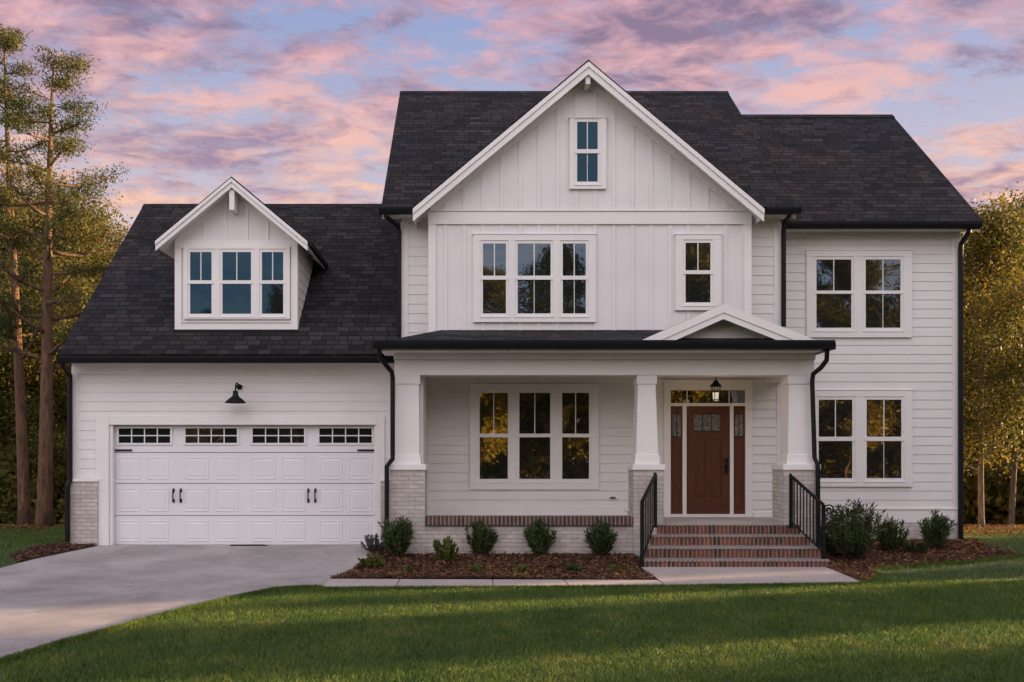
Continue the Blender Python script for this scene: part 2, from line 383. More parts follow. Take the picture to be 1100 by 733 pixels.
litter = ground_sheet('forest_floor', [(-60, 21.4), (-13, 20.8), (-9, 21.3), (-4, 26), (6, 27), (11, 20.3), (20, 20.8), (60, 22), (90, 120), (-90, 120)], 0.012, M['litter'])
# front walk: slabs with joints
wk = empty('front_walk'); wk['kind'] = 'structure'
Yb = lambda x: np.interp(x, [-2.1, 2.6], [13.42, 13.30]); Yf = lambda x: np.interp(x, [-2.1, 2.7, 5.6], [12.52, 12.72, 13.0])
x0w = G(354, 624)[0]
xs = [x0w, -1.0, 0.33, 1.36, 2.70]
def walk_slab(pts):
    mb = MB(); mb.prism([(x, y, g(y)-0.08) for x, y in pts], [(x, y, g(y)+0.03) for x, y in pts]); mb.build('walk_slab', M['walk'], wk, bevel=0.006)
for i in range(4):
    a, b = xs[i]+0.006, xs[i+1]-0.006
    if i == 0: walk_slab([(G(346, 631.5)[0]+.02, Yf(a)), (b, Yf(b)), (b, Yb(b)), (a, Yb(a))])
    else: walk_slab([(a, Yf(a)), (b, Yf(b)), (b, Yb(b)), (a, Yb(a))])
p2 = G(925, 627); p1 = G(889, 611.8)
walk_slab([(2.706, Yf(2.7)), (p2[0], p2[1]), (p1[0], 14.7), (2.706, 14.7)])
for o in list(wk.children):
    pass

# ------------------------------------------------------------------ siding
def siding(mb, poly, org, u, n, z0=0.0, exp=0.170, lap=0.0105):
    """convex polygon poly in (u,z); org a point with u=0; n outward"""
    u = Vector(u); n = Vector(n); org = Vector(org)
    zs = [p[1] for p in poly]; zmin, zmax = min(zs), max(zs)
    def span(z):
        xs_ = []
        for i in range(len(poly)):
            (x1, a), (x2, b) = poly[i], poly[(i+1) % len(poly)]
            if abs(a-b) < 1e-9:
                if abs(z-a) < 1e-6: xs_ += [x1, x2]
            elif min(a, b)-1e-9 <= z <= max(a, b)+1e-9: xs_.append(x1+(x2-x1)*(z-a)/(b-a))
        return (min(xs_), max(xs_)) if xs_ else None
    k = math.floor((zmin-z0)/exp); z = z0+k*exp
    while z < zmax:
        a, b = max(z, zmin), min(z+exp, zmax)
        if b-a > 0.005:
            s0, s1 = span(a+1e-5), span(b-1e-5)
            if s0 and s1:
                P = lambda uu, zz_, off: org+u*uu+Vector((0,0,zz_))+n*off
                t = lambda zz_: 0.004+lap*(1-(zz_-z)/exp)
                q = [P(s0[0], a, t(a)), P(s0[1], a, t(a)), P(s1[1], b, t(b)), P(s1[0], b, t(b)),
                     P(s0[0], a, -0.01), P(s0[1], a, -0.01), P(s1[1], b, -0.01), P(s1[0], b, -0.01)]
                mb.add(q, [(0,1,2,3), (5,4,7,6), (4,5,1,0), (1,5,6,2), (4,0,3,7), (3,2,6,7)])
        z += exp
    return mb

# ------------------------------------------------------------------ HOUSE
DG, DM, DW, DB = 16.6, 16.6, 17.4, 16.2     # garage wall, upper main wall, porch/right wing wall, gable wall
FL = 0.46                                    # porch floor
house = empty('house', (1.0, 17.4, 0)); house.matrix_world.translation = (0, 0, 0)
tag(house, 'large white farmhouse with dark shingle roofs, front gable, covered porch and attached garage', 'house')
def hp(mb, name, m, **k):
    """link as a part of the house; pieces that do not touch become parts of their own"""
    if name in ('batten_strips', 'window'): return mb.build(name, m, house, **k)
    n = len(mb.v); par = list(range(n))
    def fd(i):
        while par[i] != i: par[i] = par[par[i]]; i = par[i]
        return i
    for f in mb.f:
        for i in f[1:]: par[fd(i)] = fd(f[0])
    isl = {}
    for i in range(n): isl.setdefault(fd(i), []).append(i)
    boxes = [[set([r]), [min(mb.v[i][a] for i in ix)-.012 for a in range(3)], [max(mb.v[i][a] for i in ix)+.012 for a in range(3)]] for r, ix in isl.items()]
    ch = True
    while ch:
        ch = False
        for i in range(len(boxes)):
            for j in range(i+1, len(boxes)):
                A_, B_ = boxes[i], boxes[j]
                if all(A_[1][a] <= B_[2][a] and B_[1][a] <= A_[2][a] for a in range(3)):
                    A_[0] |= B_[0]; A_[1] = [min(p, q) for p, q in zip(A_[1], B_[1])]; A_[2] = [max(p, q) for p, q in zip(A_[2], B_[2])]
                    boxes.pop(j); ch = True; break
            if ch: break
    if len(boxes) == 1: return mb.build(name, m, house, **k)
    for bx_ in boxes:
        sub = MB(); mp_ = {}
        for f in mb.f:
            if fd(f[0]) in bx_[0]:
                for i in f:
                    if i not in mp_: mp_[i] = len(sub.v); sub.v.append(mb.v[i])
                sub.f.append(tuple(mp_[i] for i in f))
        o = sub.build(name, m, house, **k)
    return o

# --- shells (solid bodies under the cladding)
sh = MB()
sh.polyX([(DW, -0.3), (DW, 3.35), (DM, 3.35), (DM, 5.84), (20.6, 9.50), (24.9, 5.84), (24.9, -1)], -1.2, 5.54)
hp(sh, 'main_wall', M['siding'])
sh = MB(); sh.polyX([(DW, -0.3), (DW, 5.85), (20.75, 9.05), (24.1, 5.85), (24.1, -1)], 5.543, 9.15)
hp(sh, 'side_wing_wall', M['siding'])
GX0, GX1 = X(78, DG), -1.203
ox0, ox1, oz = X(117.7, 16.72), X(404.7, 16.72), Z(456.4, 16.72)
sh = MB(); sh.polyX([(DG+0.3, 0), (DG+0.3, 3.5), (20.4, 6.95), (24.3, 3.4), (24.3, -1)], GX0, GX1)
sh.box(GX0, ox0-0.02, DG, DG+0.299, -0.3, 3.6); sh.box(ox1+0.02, GX1, DG, DG+0.299, -0.3, 3.6); sh.box(ox0-0.02, ox1+0.02, DG, DG+0.299, oz+0.01, 3.6)
hp(sh, 'garage_wall', M['siding'])
sh = MB(); gx0, gx1 = X(462, DB), X(805, DB)
sh.box(gx0, gx1, DB, DM-0.002, 3.3, Z(226, DB))
hp(sh, 'gable_wall', M['batten'])

# --- siding boards
s = MB()
ztop = Z(392, DG)
siding(s, [(GX0+.11, 0.0), (X(104, DG), 0.0), (X(104, DG), ztop), (GX0+.11, ztop)], (0, DG, 0), (1,0,0), (0,-1,0), 0.02)
siding(s, [(X(104, DG), Z(448, DG)), (X(413, DG), Z(448, DG)), (X(413, DG), ztop), (X(104, DG), ztop)], (0, DG, 0), (1,0,0), (0,-1,0), 0.02)
siding(s, [(X(413, DG), 0.0), (GX1, 0.0), (GX1, ztop), (X(413, DG), ztop)], (0, DG, 0), (1,0,0), (0,-1,0), 0.02)
siding(s, [(-24.3, 0), (-DG, 0), (-DG, 3.3), (-20.4, 6.9), (-24.3, 3.4)], (GX0, 0, 0), (0,-1,0), (-1,0,0), 0.02)
hp(s, 'garage_siding', M['siding'])
s = MB()
siding(s, [(-1.19, 3.3), (gx0+.02, 3.3), (gx0+.02, 5.75), (-1.19, 5.75)], (0, DM, 0), (1,0,0), (0,-1,0), 0.06)
siding(s, [(gx1-.02, 3.3), (5.54, 3.3), (5.54, 5.75), (gx1-.02, 5.75)], (0, DM, 0), (1,0,0), (0,-1,0), 0.06)
siding(s, [(-24.9, 5.0), (-DM, 5.0), (-DM, 5.8), (-20.6, 9.4), (-24.9, 5.8)], (-1.2, 0, 0), (0,-1,0), (-1,0,0), 0.06)
hp(s, 'upper_siding', M['siding'])
s = MB()
for a_, b_, c_ in ((-.78, X(713, DW), .56), (X(713, DW), X(808, DW), Z(411, DW)), (X(808, DW), 5.74, .56)):
    siding(s, [(a_, c_), (b_, c_), (b_, 3.06), (a_, 3.06)], (0, DW, 0), (1,0,0), (0,-1,0), 0.10, lap=0.016)
hp(s, 'porch_siding', M['siding'])
s = MB()
siding(s, [(5.85, 0.6), (9.15, 0.6), (9.15, 5.8), (5.85, 5.8)], (0, DW, 0), (1,0,0), (0,-1,0), 0.10)
siding(s, [(DW, 0.6), (24.1, 0.6), (24.1, 5.8), (20.75, 9.0), (DW, 5.8)], (9.15, 0, 0), (0,1,0), (1,0,0), 0.10)
hp(s, 'side_wing_siding', M['siding'])

# --- board-and-batten gable
bt = MB()
pk, pkz = X(629.5, DB), 0
zband1, zband0 = Z(227.7, DB), Z(241.5, DB)
cxg = (gx0+gx1)/2; 
rake_y0 = 15.85; cxr = 2.03; apex = Z(64, rake_y0); slope = (apex-Z(222, rake_y0))/(cxr-X(443.5, rake_y0))
topz = lambda x: apex-0.14-slope*abs(x-cxr)
bt2 = MB(); bt2.polyY([(gx0, zband1-.02), (gx1, zband1-.02), (gx1, topz(gx1)), (cxr, topz(cxr)), (gx0, topz(gx0))], DB, DM+2.4)
hp(bt2, 'gable_panel', M['batten'])
k0 = math.floor((gx0-cxr)/0.325)
for i in range(-9, 10):
    x = cxr+0.16+i*0.325
    if gx0+.05 < x < gx1-.05:
        zt = topz(x)-.05
        if zt > zband1: bt.box(x-.032, x+.032, DB-.014, DB+.002, zband1-.01, zt)
        bt.box(x-.032, x+.032, DB-.014, DB+.002, 3.4, zband0+.01)
hp(bt, 'batten_strips', M['batten'], bevel=0.003)
tb = MB()
tb.box(gx0-.035, gx1+.035, DB-.036, DB+.003, zband0, zband1)
tb.box(gx0-.04, gx1+.04, DB-.055, DB+.003, zband1, zband1+.02)
tb.box(gx0-.03, gx0+.10, DB-.03, DB+.003, 3.3, zband0); tb.box(gx1-.10, gx1+.03, DB-.03, DB+.003, 3.3, zband0)
tb.box(gx0-.03, gx0-.001, DB+.003, DM-.02, 3.3, zband0); tb.box(gx1+.001, gx1+.03, DB+.003, DM-.02, 3.3, zband0)
for sgn, xe in ((-1, gx0), (1, gx1)):    # sloped frieze under the rake soffit
    tb.polyY([(xe, topz(xe)), (cxr, topz(cxr)), (cxr, topz(cxr)-.15), (xe, topz(xe)-.15)], DB-.028, DB+.002)
hp(tb, 'gable_trim', M['trim'], bevel=0.004)

# --- roofs
def roof(name, quads, th=0.06):
    mb = MB()
    for q in quads: mb.slab(q, th)
    return hp(mb, name, M['shingle'])
mx0, mx1 = -1.53, 5.72
me_, mr = (16.2, 5.94), (20.6, 9.66)
roof('main_roof', [[(mx0, *me_), (mx1, *me_), (mx1, *mr), (mx0, *mr)], [(mx0, *mr), (mx1, *mr), (mx1, 25.0, 5.94), (mx0, 25.0, 5.94)]])
wr, we = (20.72, 9.185), (17.05, 5.905)
roof('side_wing_roof', [[(5.0, *we), (9.42, *we), (9.42, *wr), (5.0, *wr)], [(5.0, *wr), (9.42, *wr), (9.42, 24.4, 5.9), (5.0, 24.4, 5.9)]])
ge, gr = (16.15, 3.37), (20.4, 7.11)
roof('garage_roof', [[(-7.13, *ge), (-1.205, *ge), (-1.205, *gr), (-7.13, *gr)], [(-7.13, *gr), (-1.205, *gr), (-1.205, 24.65, 3.37), (-7.13, 24.65, 3.37)]])
def ridge_cap(x0, x1, y, z, nm='ridge_cap'):
    mb = MB(); mb.polyX([(y-.13, z-.09), (y, z+.018), (y+.13, z-.09), (y+.13, z-.11), (y, z-.01), (y-.13, z-.11)], x0, x1); hp(mb, nm, M['shingle'])
ridge_cap(mx0, mx1, *mr); ridge_cap(5.6, 9.42, *wr); ridge_cap(-7.13, -1.21, *gr)
# gable roof (front)
et = X(443.5, rake_y0); er = 2*cxr-et; ez = Z(222, rake_y0)
roof('gable_roof', [[(et, rake_y0, ez), (cxr, rake_y0, apex), (cxr, 19.3, apex), (et, 19.3, ez)], [(cxr, rake_y0, apex), (er, rake_y0, ez), (er, 19.3, ez), (cxr, 19.3, apex)]], 0.05)
def rake(cx_, ax, ez_, az, e0, e1, y, y2, wd=0.17, drop=0.05, soff=True, name='rake_board'):
    """white barge boards and soffit under a gable roof"""
    for sx, xe in ((-1, e0), (1, e1)):
        sl = (az-ez_)/abs(cx_-xe)
        mb = MB()
        P = lambda x, d: (x, az-sl*abs(x-cx_)-d)
        ext = xe
        mb.polyY([P(ext, drop), P(cx_, drop), P(cx_, drop+wd), P(ext, drop+wd)], y-.005, y+.03)
        mb.polyY([P(ext, drop-.012), P(cx_, drop-.012), P(cx_, drop+wd*.38), P(ext, drop+wd*.38)], y-.028, y-.004)
        hp(mb, name, M['trim'], bevel=0.003)
        if soff:
            so = MB(); so.polyY([P(ext, drop+.06), P(cx_, drop+.06), P(cx_, drop+.085), P(ext, drop+.085)], y+.032, y2)
            hp(so, 'soffit', M['trim'])
rake(cxr, cxr, ez, apex, et, er, rake_y0, 16.6, 0.20, 0.055)
# boxed eave ends of the gable
mb = MB()
for xe, sg in ((et, 1), (er, -1)):
    mb.box(xe+sg*.012, xe+sg*.03, rake_y0+.032, 16.6, ez-.20, ez-.055)
hp(mb, 'eave_fascia', M['trim'])
mb = MB(); bx = cxr
mb.box(bx-.04, bx+.04, rake_y0+.04, DB, apex-.40, apex-.24); mb.box(bx-.065, bx+.065, rake_y0+.035, rake_y0+.18, apex-.60, apex-.50) if False else None
hp(mb, 'gable_bracket', M['trim'], bevel=.004)

# --- dormer
DD = 16.7
dx0, dx1 = X(189.3, DD), X(318.7, DD)
drY = 16.35; dc = -4.175; dpk = Z(189.6, drY); de0, de1 = X(167, drY), 2*-4.175-X(167, drY); dez = Z(257.5, drY)
dsl = (dpk-dez)/(dc-de0)
dt = lambda x: dpk-.10-dsl*abs(x-dc)
rz = lambda y: 3.37+.88*(y-16.15)
mb = MB(); mb.polyY([(dx0, Z(355, DD)-.1), (dx1, Z(355, DD)-.1), (dx1, dt(dx1)), (dc, dt(dc)), (dx0, dt(dx0))], DD, 19.2)
hp(mb, 'dormer_wall', M['batten'])
mb = MB(); yy = DD+(dt(dx1)-Z(355, DD))/.88
siding(mb, [(DD, Z(355, DD)), (DD+.02, Z(355, DD)), (yy, dt(dx1)), (DD, dt(dx1))], (dx1, 0, 0), (0,1,0), (1,0,0), .05)
siding(mb, [(-DD, Z(355, DD)), (-DD-.02, Z(355, DD)), (-yy, dt(dx1)), (-DD, dt(dx1))], (dx0, 0, 0), (0,-1,0), (-1,0,0), .05)
hp(mb, 'dormer_siding', M['siding'])
roof('dormer_roof', [[(de0, drY, dez), (dc, drY, dpk), (dc, 20.0, dpk), (de0, 20.0, dez)], [(dc, drY, dpk), (de1, drY, dez), (de1, 20.0, dez), (dc, 20.0, dpk)]], .04)
rake(dc, dc, dez, dpk, de0, de1, drY, 18.5, 0.15, 0.045)
mb = MB()
dzb = Z(258.6, DD)
mb.box(dx0-.02, dx1+.02, DD-.03, DD+.002, dzb-.14, dzb)
mb.box(dx0-.02, dx0+.10, DD-.026, DD+.002, Z(355, DD), dzb-.14); mb.box(dx1-.10, dx1+.02, DD-.026, DD+.002, Z(355, DD), dzb-.14)
mb.box(dx1+.001, dx1+.022, DD+.002, DD+.10, Z(354, DD), dt(dx1))
mb.box(dx0+.10, dx1-.10, DD-.024, DD+.002, Z(355, DD), Z(347, DD)); mb.box(dx0+.10, dx1-.10, DD-.045, DD+.002, Z(347, DD), Z(345.8, DD))
for x in (dc-.56, dc-.19, dc+.19, dc+.56):
    mb.box(x-.022, x+.022, DD-.018, DD+.002, dzb, dt(x)-.03)
for xe in (dx0, dx1): mb.polyY([(xe, dt(xe)), (dc, dt(dc)), (dc, dt(dc)-.13), (xe, dt(xe)-.13)], DD-.024, DD+.002)
mb.box(dc-.05, dc+.04, drY+.04, DD, Z(225, drY), Z(203, drY))
hp(mb, 'dormer_trim', M['trim'], bevel=.003)
mb = MB(); mb.box(de1-.005, de1+.06, drY+.08, DD+1.68, dez-.10, dez-.015); mb.box(de0-.06, de0+.005, drY+.08, DD+1.68, dez-.10, dez-.015); hp(mb, 'dormer_gutter', M['black'])
mb = MB(); mb.box(dx0-.03, dx1+.03, DD-.06, DD-.001, rz(DD-.06)-.02, Z(354.6, DD)); hp(mb, 'flashing', M['black'])

# --- gutters, soffits, fascias
def gutter(x0, x1, yf, zt, nm='gutter', h=0.115, d=0.12):
    mb = MB()
    prof = [(yf, zt), (yf+.012, zt), (yf+.012, zt-.02), (yf+.03, zt-h+.012), (yf+d-.012, zt-h+.012), (yf+d-.012, zt), (yf+d, zt), (yf+d, zt-h), (yf+.028, zt-h), (yf+.006, zt-h*.45), (yf, zt-.022)]
    mb.polyX(prof, x0, x1); 
    for xe in (x0, x1-.008): mb.polyX([(yf+.002, zt-.002), (yf+.03, zt-h+.002), (yf+d, zt-h+.002), (yf+d, zt-.002)], xe, xe+.008)
    hp(mb, nm, M['black'])
gutter(X(62, 16.1), X(425, 16.1), 16.03, Z(382.5, 16.03))
gutter(X(407, 16.1), X(443, 16.1)-.0, 16.08, Z(221.8, 16.08)); gutter(X(822, 16.1)+.02, X(861, 16.1), 16.08, Z(221.8, 16.08))
gutter(5.62, X(1055, 16.95), 16.93, Z(238, 16.93))
def soffit(x0, x1, y0, y1, z): 
    mb = MB(); mb.box(x0, x1, y0, y1, z, z+.025); hp(mb, 'soffit', M['trim'])
soffit(-7.1, -1.21, 16.15, DG+.005, Z(389, 16.15)+.015)
soffit(-1.5, 5.68, 16.2, DM+.005, Z(229, 16.2)); soffit(5.7, 9.4, 17.05, DW+.005, Z(245.3, 17.05))
mb = MB()
mb.box(GX0, GX1, DG-.028, DG+.002, Z(402, DG), Z(389, 16.15)+.016)
mb.box(-1.2, gx0, DM-.028, DM+.002, Z(239, DM), 5.83); mb.box(gx1, 5.54, DM-.028, DM+.002, Z(239, DM), 5.83)
mb.box(5.543, 9.15, DW-.028, DW+.002, Z(256, DW), 5.80)
mb.box(-.78, 5.84, DW-.022, DW+.002, 2.96, 3.07)
hp(mb, 'frieze_board', M['trim'], bevel=.003)
# corner boards
mb = MB()
mb.box(GX0-.022, GX0+.11, DG-.025, DG+.002, Z(516, DG), Z(402, DG)); mb.box(GX0-.022, GX0-.001, DG+.002, DG+.12, .6, 3.2)
mb.box(-1.222, -1.09, DM-.025, DM+.002, 3.4, Z(239, DM)); 
mb.box(5.43, 5.562, DM-.025, DM+.002, 3.4, Z(239, DM))
mb.box(9.03, 9.172, DW-.025, DW+.002, Z(547, DW), 5.8); mb.box(9.151, 9.172, DW+.002, DW+.12, .6, 5.8)
mb.box(5.74, 5.85, DW-.025, DW+.002, .5, 3.0)
hp(mb, 'corner_board', M['trim'], bevel=.003)
mb = MB(); mb.box(5.86, 9.174, DW-.032, DW+.002, Z(561.7, DW), Z(547.5, DW)); mb.box(5.86, 9.18, DW-.05, DW+.002, Z(547.5, DW), Z(546, DW)); mb.box(9.152, 9.174, DW+.002, 24.1, Z(561.7, DW), Z(547.5, DW))
hp(mb, 'water_table', M['trim'], bevel=.003)
# rake trim on the outer roof edges
def side_rake(x, y0, z0, y1, z1, nm='rake_board'):
    mb = MB(); d = .06; w = .17
    mb.polyX([(y0, z0-d), (y1, z1-d), (y1, z1-d-w), (y0+.05, z0-d-w+.04)], x-.02, x+.02); hp(mb, nm, M['trim'])
side_rake(-7.10, 16.2, 3.37, 20.4, 7.11); side_rake(-1.50, 16.25, 5.94, 20.6, 9.66); side_rake(5.69, 16.25, 5.94, 20.6, 9.66); side_rake(9.39, 17.1, 5.905, 20.72, 9.185)

# --- brick bases
mb = MB()
mb.box(X(75.5, DG-.06), X(105, DG-.06), DG-.07, DG-.001, -.3, Z(517.5, DG-.06)); mb.box(X(75.5, DG-.06), GX0-.002, DG-.001, 24.3, -1, Z(517.5, DG-.06))
mb.box(X(409, DG-.06), -1.2, DG-.07, DG-.001, -.3, Z(517, DG-.06))
hp(mb, 'garage_brick_base', M['wbrick'])
mb = MB(); mb.box(X(74.5, DG-.06), X(105.5, DG-.06), DG-.09, DG-.001, Z(517.5, DG-.06), Z(514.5, DG-.06)); mb.box(X(409, DG-.06), -1.2, DG-.09, DG-.001, Z(517, DG-.06), Z(514.5, DG-.06)); hp(mb, 'brick_cap', M['trim'], bevel=.004)
mb = MB(); mb.box(5.86, 9.13, DW-.020, DW-.001, -.3, Z(561.7, DW)); mb.box(9.131, 9.17, DW-.020, 24.1, -1, Z(561.7, DW)); hp(mb, 'side_wing_brick_base', M['wbrick'])

# --- windows
def window(units, ys, cas, D, lower_muntin=(), label=None, head=True, gm=None):
    """units: glass x spans; ys: upper and lower glass y spans; cas: casing outer px rect"""
    (u0, u1), (l0, l1) = ys; cx0, cx1, cy0, cy1 = cas
    fr = 2.6                                     # sash width in px
    mb = MB(); yf = D-.055
    X_ = lambda p: X(p, D); Z_ = lambda p: Z(p, D)
    et_, eb = u0-fr-.6, l1+fr+.8
    mb.box(X_(cx0), X_(cx1), yf, D+.001, Z_(et_), Z_(cy0)); mb.box(X_(cx0), X_(cx1), yf, D+.001, Z_(cy1), Z_(eb))
    edges = [cx0] + sum([[a-fr, b+fr] for a, b in units], []) + [cx1]
    for i in range(0, len(edges), 2): mb.box(X_(edges[i]), X_(edges[i+1]), yf+.0004, D+.001, Z_(eb), Z_(et_))
    if head: mb.box(X_(cx0)-.015, X_(cx1)+.015, yf-.010, D, Z_(cy0), Z_(cy0)+.014)
    for a, b in units: mb.box(X_(a-fr)-.02, X_(b+fr)+.02, yf-.010, D, Z_(eb+.2)-.015, Z_(eb)+.004)
    w = hp(mb, 'window', M['trim'], bevel=.003, label=label)
    for i, (a, b) in enumerate(units):
        sm = MB(); ya, yb = D-.042, D+.001
        # upper sash stands forward of the lower
        sm.box(X_(a-fr), X_(a), ya, yb, Z_(eb), Z_(et_)); sm.box(X_(b), X_(b+fr), ya, yb, Z_(eb), Z_(et_))
        sm.box(X_(a), X_(b), ya, yb, Z_(u0), Z_(et_)); sm.box(X_(a), X_(b), ya, yb, Z_(eb), Z_(l1))
        sm.box(X_(a-fr), X_(b+fr), ya-.014, yb, Z_(l0), Z_(u1))
        m_ = (a+b)/2
        sm.box(X_(m_)-.009, X_(m_)+.009, ya+.006, yb, Z_(u1), Z_(u0))
        if i in lower_muntin: sm.box(X_(m_)-.006, X_(m_)+.006, ya+.010, yb, Z_(l1), Z_(l0))
        sm.build('sash', M['trim'], w, bevel=.002)
        for (p, q) in ((u0, u1), (l0, l1)):
            pm = MB(); pm.box(X_(a)-.003, X_(b)+.003, D-.030, D-.0265, Z_(q)-.003, Z_(p)+.003); pm.build('pane', gm or M['glass'], w)
    return w
window([(204.9, 227.9), (239.6, 270.2), (281.9, 304.7)], ((271.5, 301.9), (305.7, 337.6)), (198, 312, 265, 343.5), DD, label='triple window in the roof dormer', head=False, gm=M['uglass'])
window([(619.7, 641.7)], ((132, 161.5), (166, 196)), (611.5, 651, 128, 204), DB, lower_muntin=(0,), label='small attic window high in the front gable', gm=M['uglass'])
window([(518.7, 543.4), (556, 591.3), (604.3, 629)], ((262.4, 297), (301.3, 337.3)), (508.4, 639.8, 252.8, 346.7), DB, lower_muntin=(1, 2), label='wide triple window on the upper floor', gm=M['mglass'])
window([(735.9, 762.6)], ((261.6, 291.2), (295.3, 325.4)), (725, 774, 253, 334), DB, label='single upper window above the porch gable', gm=M['mglass'])
window([(876.2, 913.6), (929, 966.3)], ((279.5, 312.9), (316.3, 352.6)), (865.3, 978.6, 270, 363), DW, lower_muntin=(1,), label='double window upstairs at the right', gm=M['mglass'])
window([(878.6, 914.7), (930, 967.3)], ((429.7, 469.4), (474, 513.8)), (866, 979, 419.7, 523), DW, lower_muntin=(1,), label='double window downstairs at the right')
window([(515.3, 545.4), (557.8, 590.9), (603.7, 632.5)], ((422.3, 466.1), (470, 514.6)), (504.8, 643, 412.4, 526), DW, label='wide triple window on the porch', head=False)

# --- garage door
DD2 = 16.72
mb = MB()
mb.box(X(103.3, DG), X(117.5, DG), DG-.035, DG+.06, 0, Z(447, DG)); mb.box(X(404.7, DG), X(413.4, DG), DG-.035, DG+.06, 0, Z(447, DG)); mb.box(X(117.5, DG)+.0005, X(404.7, DG)-.0005, DG-.034, DG+.06, Z(456.6, DG), Z(447, DG))
mb.box(X(117.5, DG)+.001, X(121, DG), DG+.002, DG+.11, 0, Z(456.8, DG)); mb.box(X(402, DG), X(404.7, DG)-.001, DG+.002, DG+.11, 0, Z(456.8, DG))
hp(mb, 'garage_casing', M['trim'], bevel=.004)
gd = empty('garage_door'); gd.parent = house
rows = [(457, 486), (486.4, 519.3), (519.7, 553.8), (554.2, 586.3)]
xs0, xs1 = X(116, DD2), X(406.5, DD2)
secw = (404.7-117.7)/4
for r_, (a, b) in enumerate(rows):
    mb = MB(); mb.box(xs0, xs1, DD2, DD2+.05, Z(b, DD2)+.002, Z(a, DD2)-.002)
    if r_ > 0:
        for k in range(4):
            for h in range(2):
                base = [(125, 150.8), (157.6, 181.6), (198.5, 224.5), (231, 256), (270, 296), (302.5, 328), (342.5, 368), (374.5, 399.5)][k*2+h]
                px0, px1 = base; pa, pb = a+4.6, b-4.2
                x0, x1, z0, z1 = X(px0, DD2), X(px1, DD2), Z(pb, DD2), Z(pa, DD2)
                # moulded panel: a sunk bead round a raised field
                def ring(i0, y0_, i1, y1_):
                    v = []
                    for i_, y_ in ((i0, y0_), (i1, y1_)):
                        v += [(x0+i_, y_, z0+i_), (x1-i_, y_, z0+i_), (x1-i_, y_, z1-i_), (x0+i_, y_, z1-i_)]
                    mb.add(v, [(j, (j+1) % 4, 4+(j+1) % 4, 4+j) for j in range(4)])
                ring(0, DD2-.0005, .010, DD2-.008); ring(.010, DD2-.008, .020, DD2-.008); ring(.020, DD2-.008, .036, DD2-.003); ring(.032, DD2-.003, .048, DD2-.003); ring(.048, DD2-.003, .065, DD2-.008)
                mb.add([(x0+.065, DD2-.008, z0+.065), (x1-.065, DD2-.008, z0+.065), (x1-.065, DD2-.008, z1-.065), (x0+.065, DD2-.008, z1-.065)], [(0,1,2,3)])
    mb.build('door_panel', M['garage'], gd, bevel=.0)
for a, b in ((127.9, 183.1), (199.5, 254.8), (271.6, 326.9), (343.2, 399.5)):
    w = MB(); X_ = lambda p: X(p, DD2); Z_ = lambda p: Z(p, DD2); y0, y1 = DD2-.022, DD2-.0005
    w.box(X_(a-2.2), X_(b+2.2), y0, y1, Z_(460.4), Z_(458.4)); w.box(X_(a-2.2), X_(b+2.2), y0, y1, Z_(478.2), Z_(476))
    w.box(X_(a-2.2), X_(a), y0, y1, Z_(476), Z_(460.4)); w.box(X_(b), X_(b+2.2), y0, y1, Z_(476), Z_(460.4))
    for k in (1, 2, 3):
        c = a+(b-a)*k/4; w.box(X_(c-.6), X_(c+.6), y0+.004, y1, Z_(476), Z_(460.4))
    w.box(X_(a), X_(b), y0+.005, y1, Z_(468.8), Z_(467.6))
    w.build('window_frame', M['garage'], gd, bevel=.002)
    w = MB(); w.box(X_(a), X_(b), DD2-.008, DD2-.001, Z_(476), Z_(460.4)); w.build('pane', M['gglass'], gd)
for c in (186.6, 194.4, 331.3, 338.8):
    w = MB(); X_ = lambda p: X(p, DD2)
    w.tube([(X_(c), DD2-.0, Z(527, DD2)), (X_(c), DD2-.05, Z(527, DD2)), (X_(c), DD2-.05, Z(538, DD2)), (X_(c), DD2-.0, Z(538, DD2))], .011, 8)
    w.box(X_(c)-.018, X_(c)+.018, DD2-.018, DD2-.0005, Z(529, DD2), Z(525, DD2)); w.box(X_(c)-.018, X_(c)+.018, DD2-.018, DD2-.0005, Z(540, DD2), Z(536, DD2))
    w.build('handle', M['iron'], gd)
for a, b in ((118.5, 142), (384, 404)):
    w = MB(); w.box(X(a, DD2), X(b, DD2), DD2-.02, DD2-.0005, Z(484.8, DD2), Z(482.9, DD2))
    e = b if a < 200 else a
    w.lathe((0,0,0), [(0,0)], 3) if False else None
    w.build('hinge_strap', M['iron'], gd)
mb = MB(); mb.box(xs0, xs1, DD2-.012, DD2+.03, 0.009, Z(586.3, DD2)+.004); mb.build('door_seal', M['rubber'], gd)

